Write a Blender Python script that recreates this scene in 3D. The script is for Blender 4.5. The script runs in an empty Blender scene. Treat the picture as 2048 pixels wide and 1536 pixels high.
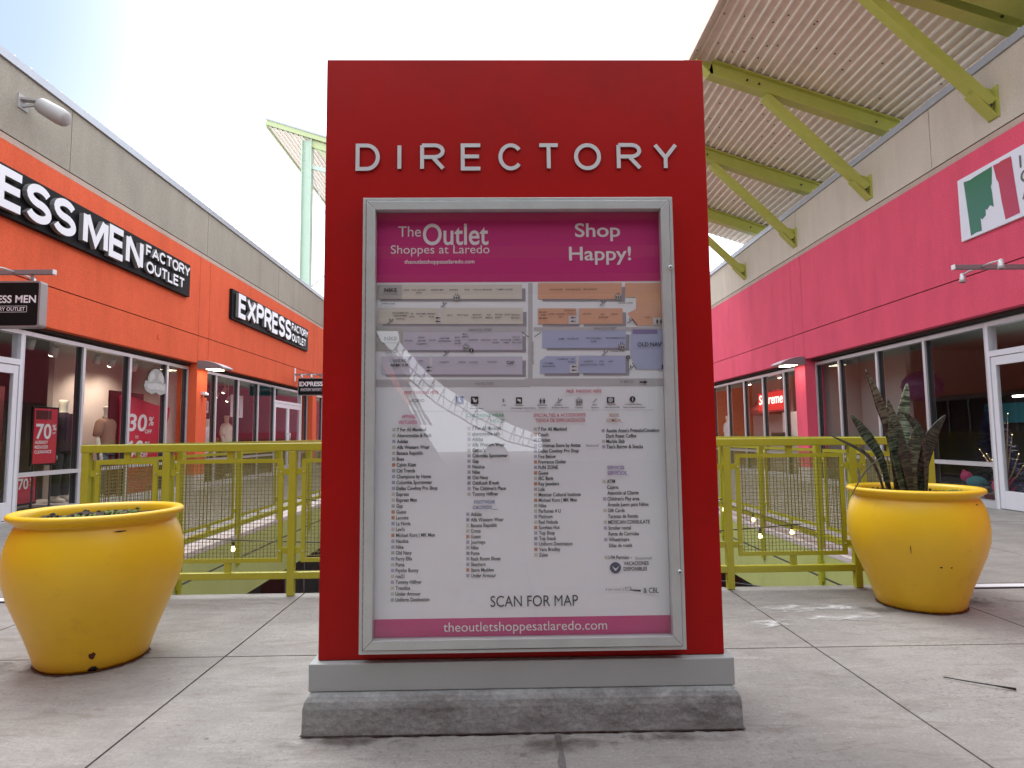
import bpy, bmesh, math, random
from mathutils import Vector, Matrix, noise
random.seed(7)
S = bpy.context.scene
COL = S.collection
R = math.radians

# ------------------------------------------------------------------ camera
def basis(pitch, yaw, roll):
    cp, sp, cy, sy, cr, sr = math.cos(pitch), math.sin(pitch), math.cos(yaw), math.sin(yaw), math.cos(roll), math.sin(roll)
    fwd = Vector((sy*cp, cy*cp, sp)); right = Vector((cy, -sy, 0)); up = right.cross(fwd)
    return cr*right + sr*up, -sr*right + cr*up, fwd
cam = bpy.data.objects.new('camera', bpy.data.cameras.new('camera'))
COL.objects.link(cam); S.camera = cam
cam.data.sensor_width = 36; cam.data.lens = 1250/2048*36
cam.data.clip_start = .02; cam.data.clip_end = 2000
r_, u_, f_ = basis(R(4.73), R(1.0), R(-.58))
cam.matrix_world = Matrix(((r_.x, u_.x, -f_.x, 0), (r_.y, u_.y, -f_.y, 0), (r_.z, u_.z, -f_.z, 1.10), (0, 0, 0, 1)))

# ------------------------------------------------------------------ sky, sun, exposure
SUN_EL, SUN_AZ = R(58), R(-38)          # azimuth from +Y, positive towards +X
W = bpy.data.worlds.new('World'); S.world = W; W.use_nodes = True
nt = W.node_tree; bg = nt.nodes['Background']
sky = nt.nodes.new('ShaderNodeTexSky'); sky.sky_type = 'NISHITA'; sky.sun_disc = False
sky.sun_elevation = SUN_EL; sky.sun_rotation = SUN_AZ; sky.dust_density = 4; sky.air_density = 1.2
tc = nt.nodes.new('ShaderNodeTexCoord')
nz = nt.nodes.new('ShaderNodeTexNoise'); nz.inputs['Scale'].default_value = 2.2; nz.inputs['Detail'].default_value = 5; nz.inputs['Roughness'].default_value = .55
nt.links.new(tc.outputs['Generated'], nz.inputs['Vector'])
rmp = nt.nodes.new('ShaderNodeMapRange'); rmp.inputs['From Min'].default_value = .35; rmp.inputs['From Max'].default_value = .62
rmp.inputs['To Min'].default_value = .74; rmp.inputs['To Max'].default_value = .97
nt.links.new(nz.outputs['Fac'], rmp.inputs['Value'])
mx = nt.nodes.new('ShaderNodeMix'); mx.data_type = 'RGBA'
nt.links.new(rmp.outputs['Result'], mx.inputs[0]); nt.links.new(sky.outputs['Color'], mx.inputs[6])
mx.inputs[7].default_value = (9.9, 10.4, 11.3, 1)      # bright overcast layer
dt = nt.nodes.new('ShaderNodeVectorMath'); dt.operation = 'DOT_PRODUCT'; dt.inputs[1].default_value = Vector((-.75, .46, .48)).normalized()
nt.links.new(tc.outputs['Generated'], dt.inputs[0])
gap = nt.nodes.new('ShaderNodeMapRange'); gap.interpolation_type = 'SMOOTHSTEP'; gap.inputs['From Min'].default_value = .80; gap.inputs['From Max'].default_value = .965
nt.links.new(dt.outputs['Value'], gap.inputs['Value'])
m2 = nt.nodes.new('ShaderNodeMix'); m2.data_type = 'RGBA'; m2.inputs[7].default_value = (2.5, 3.15, 4.1, 1)   # thinner, bluer cloud to the upper left
nt.links.new(gap.outputs['Result'], m2.inputs[0]); nt.links.new(mx.outputs[2], m2.inputs[6])
nt.links.new(m2.outputs[2], bg.inputs['Color']); bg.inputs['Strength'].default_value = .12
sl = bpy.data.lights.new('sun', 'SUN'); sl.energy = .8; sl.angle = R(26); sl.color = (1, .985, .95)
so = bpy.data.objects.new('sun', sl); COL.objects.link(so)
sd = Vector((math.cos(SUN_EL)*math.sin(SUN_AZ), math.cos(SUN_EL)*math.cos(SUN_AZ), math.sin(SUN_EL)))
so.rotation_euler = (-sd).to_track_quat('-Z', 'Y').to_euler()
S.view_settings.view_transform = 'Standard'; S.view_settings.look = 'None'; S.view_settings.gamma = 1
S.view_settings.use_curve_mapping = False; S.view_settings.exposure = 1.08
S.cycles.max_bounces = 8; S.cycles.diffuse_bounces = 4; S.cycles.glossy_bounces = 3; S.cycles.transparent_max_bounces = 16
S.cycles.sample_clamp_indirect = 6; S.cycles.use_denoising = True; S.cycles.denoising_prefilter = 'ACCURATE'

# ------------------------------------------------------------------ materials
def new_mat(name):
    m = bpy.data.materials.new(name); m.use_nodes = True
    return m, m.node_tree, m.node_tree.nodes['Principled BSDF']
def mat(name, col, rough=.6, metal=0., var=.0, vscale=3., bump=0., bscale=120., spec=.5, dirt=None, dscale=1.5, damt=.5, stretch=None, coat=0., dmin=.52, dmax=.72, grain=0.):
    """colour with large soft variation, optional patchy dirt of another colour, fine bump"""
    m, t, p = new_mat(name)
    N, L = t.nodes.new, t.links.new
    p.inputs['Roughness'].default_value = rough; p.inputs['Metallic'].default_value = metal
    p.inputs['Specular IOR Level'].default_value = spec
    if coat: p.inputs['Coat Weight'].default_value = coat; p.inputs['Coat Roughness'].default_value = .12
    co = N('ShaderNodeTexCoord').outputs['Object']
    if stretch:
        mp = N('ShaderNodeMapping'); mp.inputs['Scale'].default_value = stretch; L(co, mp.inputs[0]); co = mp.outputs[0]
    c = None
    rgb = N('ShaderNodeRGB'); rgb.outputs[0].default_value = (*col, 1); c = rgb.outputs[0]
    if var:
        n = N('ShaderNodeTexNoise'); n.inputs['Scale'].default_value = vscale; n.inputs['Detail'].default_value = 6; n.inputs['Roughness'].default_value = .65; L(co, n.inputs['Vector'])
        mr = N('ShaderNodeMapRange'); mr.inputs['From Min'].default_value = .3; mr.inputs['From Max'].default_value = .7
        mr.inputs['To Min'].default_value = 1-var; mr.inputs['To Max'].default_value = 1+var*.7; L(n.outputs['Fac'], mr.inputs['Value'])
        vm = N('ShaderNodeVectorMath'); vm.operation = 'SCALE'; L(c, vm.inputs[0]); L(mr.outputs[0], vm.inputs['Scale']); c = vm.outputs[0]
    if dirt:
        n = N('ShaderNodeTexNoise'); n.inputs['Scale'].default_value = dscale; n.inputs['Detail'].default_value = 8; n.inputs['Roughness'].default_value = .7; L(co, n.inputs['Vector'])
        mr = N('ShaderNodeMapRange'); mr.inputs['From Min'].default_value = dmin; mr.inputs['From Max'].default_value = dmax; mr.inputs['To Max'].default_value = damt; L(n.outputs['Fac'], mr.inputs['Value'])
        mm = N('ShaderNodeMix'); mm.data_type = 'RGBA'; L(mr.outputs[0], mm.inputs[0]); L(c, mm.inputs[6]); mm.inputs[7].default_value = (*dirt, 1); c = mm.outputs[2]
        r2 = N('ShaderNodeMapRange'); r2.inputs['To Min'].default_value = rough; r2.inputs['To Max'].default_value = min(1, rough+.15); L(mr.outputs[0], r2.inputs['Value']); L(r2.outputs[0], p.inputs['Roughness'])
    if grain:
        n = N('ShaderNodeTexNoise'); n.inputs['Scale'].default_value = 55; n.inputs['Detail'].default_value = 5; n.inputs['Roughness'].default_value = .8; L(N('ShaderNodeTexCoord').outputs['Object'], n.inputs['Vector'])
        mr = N('ShaderNodeMapRange'); mr.inputs['From Min'].default_value = .35; mr.inputs['From Max'].default_value = .65; mr.inputs['To Min'].default_value = 1-grain; mr.inputs['To Max'].default_value = 1+grain; L(n.outputs['Fac'], mr.inputs['Value'])
        vm = N('ShaderNodeVectorMath'); vm.operation = 'SCALE'; L(c, vm.inputs[0]); L(mr.outputs[0], vm.inputs['Scale']); c = vm.outputs[0]
    L(c, p.inputs['Base Color'])
    if bump:
        n = N('ShaderNodeTexNoise'); n.inputs['Scale'].default_value = bscale; n.inputs['Detail'].default_value = 4; L(N('ShaderNodeTexCoord').outputs['Object'], n.inputs['Vector'])
        b = N('ShaderNodeBump'); b.inputs['Strength'].default_value = bump; b.inputs['Distance'].default_value = .01; L(n.outputs['Fac'], b.inputs['Height']); L(b.outputs[0], p.inputs['Normal'])
    return m
def emis(name, col, k):
    m, t, p = new_mat(name)
    p.inputs['Base Color'].default_value = (*[min(1, c) for c in col], 1); p.inputs['Emission Color'].default_value = (*col, 1); p.inputs['Emission Strength'].default_value = k
    return m
def glass(name, f0, tint=(1, 1, 1), bump=0., bscale=6., rough=0.):
    m = bpy.data.materials.new(name); m.use_nodes = True; t = m.node_tree; t.nodes.clear(); N, L = t.nodes.new, t.links.new
    out = N('ShaderNodeOutputMaterial'); mix = N('ShaderNodeMixShader'); tr = N('ShaderNodeBsdfTransparent'); gl = N('ShaderNodeBsdfGlossy')
    tr.inputs[0].default_value = (*tint, 1); gl.inputs['Roughness'].default_value = rough
    lw = N('ShaderNodeLayerWeight'); lw.inputs['Blend'].default_value = .5
    pw = N('ShaderNodeMath'); pw.operation = 'POWER'; L(lw.outputs['Facing'], pw.inputs[0]); pw.inputs[1].default_value = 5
    ma = N('ShaderNodeMath'); ma.operation = 'MULTIPLY_ADD'; L(pw.outputs[0], ma.inputs[0]); ma.inputs[1].default_value = 1-f0; ma.inputs[2].default_value = f0
    L(ma.outputs[0], mix.inputs[0]); L(tr.outputs[0], mix.inputs[1]); L(gl.outputs[0], mix.inputs[2]); L(mix.outputs[0], out.inputs[0])
    if bump:
        n = N('ShaderNodeTexNoise'); n.inputs['Scale'].default_value = bscale; n.inputs['Detail'].default_value = 1.5; n.inputs['Distortion'].default_value = .8
        mp = N('ShaderNodeMapping'); mp.inputs['Scale'].default_value = (2.2, 1, .7); mp.inputs['Rotation'].default_value = (0, .6, 0)
        L(N('ShaderNodeTexCoord').outputs['Object'], mp.inputs[0]); L(mp.outputs[0], n.inputs['Vector'])
        b = N('ShaderNodeBump'); b.inputs['Strength'].default_value = bump; b.inputs['Distance'].default_value = .02; L(n.outputs['Fac'], b.inputs['Height']); L(b.outputs[0], gl.inputs['Normal'])
    return m

M = {}
M['red'] = mat('red_paint', (.37, .004, .003), .42, var=.10, vscale=1.2, bump=.02, bscale=300, spec=.22, dirt=(.22, .003, .003), dscale=2.2, damt=.35)
M['plinth'] = mat('grey_painted_steel', (.365, .41, .40), .45, var=.06, vscale=4, bump=.03, bscale=250)
M['base'] = mat('rough_cast_concrete', (.285, .305, .295), .85, var=.28, vscale=7, bump=.6, bscale=38, dirt=(.11, .105, .10), dscale=5, damt=.75, dmin=.47, dmax=.66, stretch=(.8, 1, 1.6), grain=.18)
M['alu'] = mat('aluminium', (.55, .605, .59), .42, metal=.45, var=.08, vscale=9, bump=.02, bscale=200)
M['black'] = mat('black_gap', (.012, .012, .013), .5)
M['letter_metal'] = mat('brushed_letter_metal', (.62, .655, .66), .45, metal=.2, var=.05, vscale=20)
def floor_mat():
    m, t, p = new_mat('stained_concrete_floor'); N, L = t.nodes.new, t.links.new
    co = N('ShaderNodeTexCoord').outputs['Object']
    def nse(sc, det=6, ro=.65, vec=None, dist=0):
        n = N('ShaderNodeTexNoise'); n.inputs['Scale'].default_value = sc; n.inputs['Detail'].default_value = det; n.inputs['Roughness'].default_value = ro; n.inputs['Distortion'].default_value = dist
        L(vec if vec is not None else co, n.inputs['Vector']); return n.outputs['Fac']
    def mr(v, a, b, c, d):
        n = N('ShaderNodeMapRange'); [n.inputs[k].__setattr__('default_value', x) for k, x in zip(('From Min', 'From Max', 'To Min', 'To Max'), (a, b, c, d))]; L(v, n.inputs['Value']); return n.outputs[0]
    def mixc(f, a, b):
        n = N('ShaderNodeMix'); n.data_type = 'RGBA'; L(f, n.inputs[0])
        for i, s in ((6, a), (7, b)):
            if isinstance(s, tuple): n.inputs[i].default_value = (*s, 1)
            else: L(s, n.inputs[i])
        return n.outputs[2]
    mp = N('ShaderNodeMapping'); mp.inputs['Scale'].default_value = (.8, 3.2, 1); L(co, mp.inputs[0])
    c = mixc(mr(nse(1.1, 8, .7), .38, .62, 0, 1), (.345, .332, .305), (.235, .225, .205))
    c = mixc(mr(nse(2.6, 8, .75, mp.outputs[0], .6), .50, .70, 0, .55), c, (.43, .42, .395))        # pale trowel streaks
    c = mixc(mr(nse(3.4, 8, .75, mp.outputs[0], .9), .52, .66, 0, .8), c, (.18, .155, .13))        # brown stains
    gm = mr(nse(1.7, 4, .6), .40, .62, .15, 1)
    gr_ = N('ShaderNodeMath'); gr_.operation = 'MULTIPLY'; L(gm, gr_.inputs[0]); L(mr(nse(42, 6, .8), .53, .61, 0, .85), gr_.inputs[1])
    c = mixc(gr_.outputs[0], c, (.13, .118, .112))                            # small specks
    c = mixc(mr(nse(90, 5, .8), .40, .62, 0, .6), c, (.20, .185, .175)); c = mixc(mr(nse(60, 4, .8), .60, .68, 0, .5), c, (.58, .56, .54))
    v = N('ShaderNodeTexVoronoi'); v.inputs['Scale'].default_value = 3.1; v.inputs['Randomness'].default_value = 1; L(co, v.inputs['Vector'])
    c = mixc(mr(v.outputs['Distance'], .018, .035, .75, 0), c, (.06, .05, .05))                     # gum spots
    L(c, p.inputs['Base Color']); L(mr(nse(2.2, 6, .7), .3, .7, .48, .78), p.inputs['Roughness']); p.inputs['Specular IOR Level'].default_value = .4
    b = N('ShaderNodeBump'); b.inputs['Strength'].default_value = .14; b.inputs['Distance'].default_value = .006; L(nse(70, 6, .7), b.inputs['Height']); L(b.outputs[0], p.inputs['Normal'])
    return m
M['floor'] = floor_mat()
M['joint'] = mat('dark_joint', (.135, .126, .122), .9, var=.3, vscale=30)
M['wire'] = mat('dark_olive_wire', (.19, .185, .045), .5)
M['limebeam'] = mat('lime_beam_paint', (.46, .475, .10), .28, var=.07, vscale=6, bump=.02, bscale=200)
def veil(name, col, lo, hi, sc, stretch):
    m = bpy.data.materials.new(name); m.use_nodes = True; t = m.node_tree; t.nodes.clear(); N, L = t.nodes.new, t.links.new
    o = N('ShaderNodeOutputMaterial'); mix = N('ShaderNodeMixShader'); tr = N('ShaderNodeBsdfTransparent'); df = N('ShaderNodeBsdfDiffuse'); df.inputs[0].default_value = (*col, 1)
    mp = N('ShaderNodeMapping'); mp.inputs['Scale'].default_value = stretch; L(N('ShaderNodeTexCoord').outputs['Object'], mp.inputs[0])
    n = N('ShaderNodeTexNoise'); n.inputs['Scale'].default_value = sc; n.inputs['Detail'].default_value = 7; n.inputs['Roughness'].default_value = .65; n.inputs['Distortion'].default_value = 1.2; L(mp.outputs[0], n.inputs['Vector'])
    at = N('ShaderNodeAttribute'); at.attribute_name = 'edge'
    ad = N('ShaderNodeMath'); ad.operation = 'MULTIPLY_ADD'; L(at.outputs['Fac'], ad.inputs[0]); ad.inputs[1].default_value = .34; L(n.outputs['Fac'], ad.inputs[2])
    r = N('ShaderNodeMapRange'); r.inputs['From Min'].default_value = lo; r.inputs['From Max'].default_value = hi; r.inputs['To Max'].default_value = .8; L(ad.outputs[0], r.inputs['Value'])
    L(r.outputs[0], mix.inputs[0]); L(tr.outputs[0], mix.inputs[1]); L(df.outputs[0], mix.inputs[2]); L(mix.outputs[0], o.inputs[0]); return m
M['lime_scale'] = veil('pale_lime_scale', (.60, .595, .58), .66, .84, 6, (1, 2.6, 1)); M['damp_shade'] = veil('brown_damp_and_shade', (.12, .10, .09), .66, .95, 5, (1, 1.4, 1))  # brown veil holds painted contact shade as well as wet stains
M['efflor'] = mat('pale_water_stain', (.45, .43, .41), .85, var=.3, vscale=25)
M['kerb'] = mat('pale_slab_edge', (.60, .54, .54), .8, var=.12, vscale=6)
M['lime'] = mat('olive_lime_paint', (.40, .40, .035), .25, var=.07, vscale=6, bump=.02, bscale=200)
M['limepale'] = mat('pale_lime_paint', (.46, .52, .26), .4, var=.05, vscale=3)
M['mint'] = mat('mint_paint', (.50, .62, .50), .45, var=.04, vscale=3)
M['fascia'] = mat('green_fascia_paint', (.47, .53, .19), .5, var=.08, vscale=1.5, dirt=(.2, .22, .08), dscale=2, damt=.25)
def stucco(n, c, **k):
    k.setdefault('dirt', tuple(x*.62 for x in c)); k.setdefault('dscale', 1.3); k.setdefault('damt', .30); k.setdefault('stretch', (1, 1, .30))
    return mat(n, c, .88, var=.09, vscale=2.2, bump=.55, bscale=70, spec=.3, grain=.16, **k)
M['orange'] = stucco('orange_stucco', (.76, .125, .05))
M['pink'] = stucco('raspberry_stucco', (.79, .10, .17))
M['beige'] = stucco('beige_stucco_shaded', (.36, .33, .27), dirt=(.24, .215, .18), dscale=1.2, damt=.45, stretch=(1, 1, .25))  # shaded copy of the parapet beige, shade put into the colour
M['beige2'] = stucco('beige_stucco_lit', (.60, .53, .435), dirt=(.48, .42, .35), dscale=1.2, damt=.35, stretch=(1, 1, .25))  # lit copy of the parapet beige, light put into the colour
M['trimpink'] = stucco('pinkish_beige_trim', (.52, .40, .33))
M['coping'] = mat('grey_metal_coping', (.42, .44, .48), .4, metal=.3, var=.06, vscale=3)
M['clip'] = mat('pale_seam_metal', (.75, .76, .78), .4)
M['groove'] = mat('groove_shadow_gap', (.07, .02, .02), .9)
M['groove2'] = mat('beige_groove', (.10, .085, .075), .9)
M['frame'] = mat('anodised_window_frame', (.60, .61, .64), .35, metal=.35, var=.04, vscale=5)
M['gasket'] = mat('dark_gasket', (.03, .03, .033), .5)
M['doorwhite'] = mat('white_door_frame', (.72, .73, .78), .35, var=.03, vscale=4)
M['winglass'] = glass('shop_glass', .042, (.90, .93, .92))
M['caseglass'] = glass('case_glass', .12, (.97, .98, .98), bump=.010, bscale=2.5)
M['maroon'] = mat('maroon_wall', (.10, .008, .012), .7, var=.1, vscale=1)
M['dark'] = mat('dark_soffit', (.05, .045, .045), .8, var=.1, vscale=2)
M['deckpan'] = mat('tan_metal_deck', (.80, .69, .57), .5, var=.12, vscale=4, dirt=(.68, .58, .49), dscale=3, damt=.5)
M['deckrib'] = mat('lit_deck_rib', (.93, .88, .76), .5, var=.05, vscale=4)  # ribs paler than the pans: side light put into their colour
M['screw'] = mat('rusty_screw', (.06, .02, .015), .7)
M['yellow'] = mat('yellow_glazed_paint', (.80, .52, .016), .36, var=.06, vscale=2.5, bump=.04, bscale=160, dirt=(.45, .25, .02), dscale=4, damt=.35, dmin=.58, dmax=.74)
M['rust'] = mat('rust_stain', (.09, .03, .01), .8, var=.3, vscale=40)
M['soil'] = mat('potting_soil', (.035, .024, .017), .95, var=.4, vscale=30, bump=.8, bscale=60)
M['weed'] = mat('weed_leaf', (.14, .22, .05), .6, var=.2, vscale=30)
M['signblack'] = mat('black_sign_face', (.008, .008, .009), .6, spec=.15)
M['signedge'] = mat('grey_sign_edge', (.30, .27, .27), .4, metal=.3)
M['letterwhite'] = mat('white_acrylic_letter', (.80, .80, .84), .35)
M['letterside'] = mat('grey_letter_return', (.24, .235, .23), .45, metal=.3)
M['speakergrey'] = mat('speaker_grey', (.40, .39, .38), .5, var=.05)
M['lightgrey'] = mat('light_grey_metal', (.58, .57, .58), .38, metal=.3)
M['midgrey'] = mat('mid_grey_metal', (.24, .21, .22), .45, metal=.2)
M['plaster'] = mat('pinkish_display_wall', (.50, .42, .40), .8, var=.05, vscale=1)
M['interior_dark'] = mat('dark_maroon_interior', (.10, .018, .024), .8)
M['interior_red'] = mat('deep_red_interior', (.11, .006, .008), .7)
M['interior_grey'] = mat('grey_interior', (.38, .36, .34), .8, var=.06, vscale=1)
M['interior_warm'] = mat('warm_beige_interior', (.55, .46, .38), .8, var=.05, vscale=1)
M['teal'] = mat('teal_interior_wall', (.04, .26, .33), .7, var=.1, vscale=1)
M['shopfloor'] = mat('shop_floor', (.28, .24, .22), .35, var=.08, vscale=2)
M['ceil'] = mat('shop_ceiling', (.42, .43, .40), .8)
M['wood'] = mat('orange_wood', (.45, .17, .06), .5, var=.2, vscale=4, stretch=(1, 1, 8))
M['skinwhite'] = mat('mannequin_cream', (.78, .70, .58), .4)
M['lamp'] = emis('lit_lamp', (1, .86, .62), 9)
M['lampwhite'] = emis('lit_white_tube', (1, .97, .92), 7)
M['bulb'] = emis('festoon_bulb', (1, .78, .38), 2.2)
M['cable'] = mat('black_cable', (.02, .02, .02), .5)
M['salered'] = mat('sale_red', (.60, .02, .05), .4, var=.04)
M['white'] = mat('white_print', (.80, .80, .80), .5)
def flat(n, c, r=.5): M[n] = mat('print_' + n, c, r); return M[n]
flat('paper', (.85, .90, .93)); flat('magenta', (.55, .025, .19)); flat('ink', (.02, .02, .022)); flat('green', (.05, .28, .13)); flat('navy', (.04, .05, .24)); flat('redink', (.50, .04, .07))
flat('brown', (.42, .18, .07)); flat('purple', (.17, .05, .30)); flat('greyink', (.16, .16, .17)); flat('peach', (.74, .42, .28)); flat('beigeprint', (.70, .675, .59)); flat('lilac', (.60, .59, .69))
flat('periw', (.45, .50, .70)); flat('road', (.52, .52, .54)); flat('palebox', (.68, .68, .70)); flat('greybox', (.48, .48, .46)); flat('purpbox', (.26, .22, .42)); flat('shadow', (.34, .33, .37)); flat('blue', (.10, .14, .38)); flat('navydisc', (.03, .04, .12)); flat('line', (.52, .52, .55))
flat('sqo', (.55, .24, .13)); flat('sqp', (.42, .40, .56)); flat('sqb', (.60, .57, .50)); flat('sqg', (.45, .45, .45)); flat('sqd', (.28, .29, .40)); flat('sql', (.45, .43, .60))
flat('flaggreen', (.02, .15, .07), .12); flat('flagred', (.50, .02, .07), .12); flat('lettergrey', (.13, .12, .11)); flat('signwhite', (.78, .79, .86))

# ------------------------------------------------------------------ mesh builder
class MB:
    def __init__(s): s.v = []; s.f = []; s.mi = []; s.m = []; s.sm = []
    def mid(s, m):
        m = M[m] if isinstance(m, str) else m
        if m not in s.m: s.m.append(m)
        return s.m.index(m)
    def add(s, vs, fs, m, smooth=False):
        b = len(s.v); s.v += [tuple(v) for v in vs]; k = s.mid(m)
        for f in fs: s.f.append([b+i for i in f]); s.mi.append(k); s.sm.append(smooth)
        return s
    def box(s, x0, x1, y0, y1, z0, z1, m):
        x0, x1 = sorted((x0, x1)); y0, y1 = sorted((y0, y1)); z0, z1 = sorted((z0, z1))
        v = [(x, y, z) for x in (x0, x1) for y in (y0, y1) for z in (z0, z1)]
        return s.add(v, [(0, 1, 3, 2), (4, 6, 7, 5), (0, 4, 5, 1), (2, 3, 7, 6), (0, 2, 6, 4), (1, 5, 7, 3)], m)
    def poly(s, pts, m): return s.add(pts, [tuple(range(len(pts)))], m)
    def prism(s, pts, d, m):
        """closed outline pts (3-D, planar) swept by vector d"""
        n = len(pts); d = Vector(d); a = [Vector(p) for p in pts]; b = [p+d for p in a]
        return s.add(a+b, [tuple(range(n-1, -1, -1)), tuple(range(n, 2*n))] + [(i, (i+1) % n, n+(i+1) % n, n+i) for i in range(n)], m)
    def bar(s, p, q, w, h, m, up=(0, 0, 1)):
        """rectangular bar from p to q, w across, h along up"""
        p, q, up = Vector(p), Vector(q), Vector(up); d = (q-p).normalized(); sx = d.cross(up)
        if sx.length < 1e-4: sx = d.cross(Vector((1, 0, 0)))
        sx.normalize(); uu = sx.cross(d); sx *= w/2; uu *= h/2
        return s.prism([p-sx-uu, p+sx-uu, p+sx+uu, p-sx+uu], q-p, m)
    def tube(s, path, r, m, n=8, caps=True, smooth=True):
        P = [Vector(p) for p in path]; rs = r if isinstance(r, (list, tuple)) else [r]*len(P); vs = []; fs = []
        t0 = (P[1]-P[0]).normalized(); a = t0.orthogonal().normalized()
        for i, p in enumerate(P):
            t = ((P[i+1]-p).normalized() if i == 0 else (p-P[i-1]).normalized() if i == len(P)-1 else ((P[i+1]-p).normalized()+(p-P[i-1]).normalized()).normalized())
            a = (a - t*a.dot(t)).normalized(); b = t.cross(a)
            vs += [p + rs[i]*(math.cos(2*math.pi*k/n)*a + math.sin(2*math.pi*k/n)*b) for k in range(n)]
        for i in range(len(P)-1):
            for k in range(n): fs.append((i*n+k, i*n+(k+1) % n, (i+1)*n+(k+1) % n, (i+1)*n+k))
        s.add(vs, fs, m, smooth)
        if caps: s.add(vs[:n], [tuple(range(n-1, -1, -1))], m); s.add(vs[-n:], [tuple(range(n))], m)
        return s
    def lathe(s, prof, c, m, n=48, smooth=True, axis='z', sx=1., sy=1.):
        vs = []; fs = []
        for (r, z) in prof:
            for k in range(n):
                a = 2*math.pi*k/n; q = (r*math.cos(a)*sx, r*math.sin(a)*sy, z)
                if axis == 'y': q = (q[0], q[2], q[1])
                if axis == 'x': q = (q[2], q[0], q[1])
                vs.append((c[0]+q[0], c[1]+q[1], c[2]+q[2]))
        for i in range(len(prof)-1):
            for k in range(n): fs.append((i*n+k, i*n+(k+1) % n, (i+1)*n+(k+1) % n, (i+1)*n+k))
        return s.add(vs, fs, m, smooth)
    def ball(s, c, r, m, n=16, sz=(1, 1, 1)):
        vs = []; fs = []; h = n//2
        for i in range(h+1):
            t = math.pi*i/h
            for k in range(n): a = 2*math.pi*k/n; vs.append((c[0]+r*sz[0]*math.sin(t)*math.cos(a), c[1]+r*sz[1]*math.sin(t)*math.sin(a), c[2]+r*sz[2]*math.cos(t)))
        for i in range(h):
            for k in range(n): fs.append((i*n+k, i*n+(k+1) % n, (i+1)*n+(k+1) % n, (i+1)*n+k))
        return s.add(vs, fs, m, True)
    def build(s, name, parent=None, bevel=0., loc=None, seg=2):
        q, k = Vector((0, 0, 0)), parent                         # vertices are given in world space
        while k is not None: q += k.location; k = k.parent
        me = bpy.data.meshes.new(name); me.from_pydata([(x-q.x, y-q.y, z-q.z) for x, y, z in s.v], [], s.f)
        for m in s.m: me.materials.append(m)
        me.polygons.foreach_set('material_index', s.mi); me.polygons.foreach_set('use_smooth', s.sm); me.update()
        bm = bmesh.new(); bm.from_mesh(me); bmesh.ops.remove_doubles(bm, verts=bm.verts, dist=1e-5); bmesh.ops.recalc_face_normals(bm, faces=bm.faces); bm.to_mesh(me); bm.free()
        o = bpy.data.objects.new(name, me); COL.objects.link(o)
        if parent: o.parent = parent
        if loc: o.location = loc
        if bevel:
            b = o.modifiers.new('bevel', 'BEVEL'); b.width = bevel; b.segments = seg; b.limit_method = 'ANGLE'; b.angle_limit = R(40); b.harden_normals = False
        return o
def thing(name, label, cat, loc=(0, 0, 0), group=None, rotz=0):
    o = bpy.data.objects.new(name, None); COL.objects.link(o); o.location = loc; o.rotation_euler = (0, 0, rotz); o.empty_display_size = .1
    o['label'] = label; o['category'] = cat
    if group: o['group'] = group
    return o
def tag(o, label, cat, group=None):
    o['label'] = label; o['category'] = cat
    if group: o['group'] = group
    return o
def struct(o): o['kind'] = 'structure'; return o
def copy_tree(o, parent=None):
    c = o.copy(); COL.objects.link(c)
    if parent: c.parent = parent
    for ch in list(o.children): copy_tree(ch, c)
    return c

# ------------------------------------------------------------------ lettering
_tx = {}
def glyphs(s, bold, res=3):
    k = (s, bold, res)
    if k in _tx: return _tx[k]
    c = bpy.data.curves.new('t', 'FONT'); c.body = s; c.size = 1; c.offset = bold; c.resolution_u = res
    o = bpy.data.objects.new('t', c); COL.objects.link(o)
    me = o.evaluated_get(bpy.context.evaluated_depsgraph_get()).to_mesh()
    vs = [(v.co.x, v.co.y) for v in me.vertices]; fs = [tuple(p.vertices) for p in me.polygons]
    bpy.data.objects.remove(o); bpy.data.curves.remove(c)
    _tx[k] = (vs, fs); return _tx[k]
CAP = .66
def text(mb, s, o, u, v, m, cap, width=None, xs=1., bold=0., shear=0., align=0):
    """flat lettering: o = left baseline, u / v unit directions"""
    vs, fs = glyphs(s, bold, 8 if cap > .03 else 3)
    if not vs: return
    k = cap/CAP; x0 = min(p[0] for p in vs); x1 = max(p[0] for p in vs)
    kx = width/(x1-x0) if width else k*xs
    o, u, v = Vector(o), Vector(u), Vector(v); off = -x0 - align*(x1-x0)
    mb.add([o + u*((p[0]+off)*kx + shear*p[1]*k) + v*(p[1]*k) for p in vs], fs, m)
def arc(cx, cy, rx, ry, a0, a1, n=10): return [(cx+rx*math.cos(R(a0+(a1-a0)*i/n)), cy+ry*math.sin(R(a0+(a1-a0)*i/n))) for i in range(n+1)]
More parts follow.
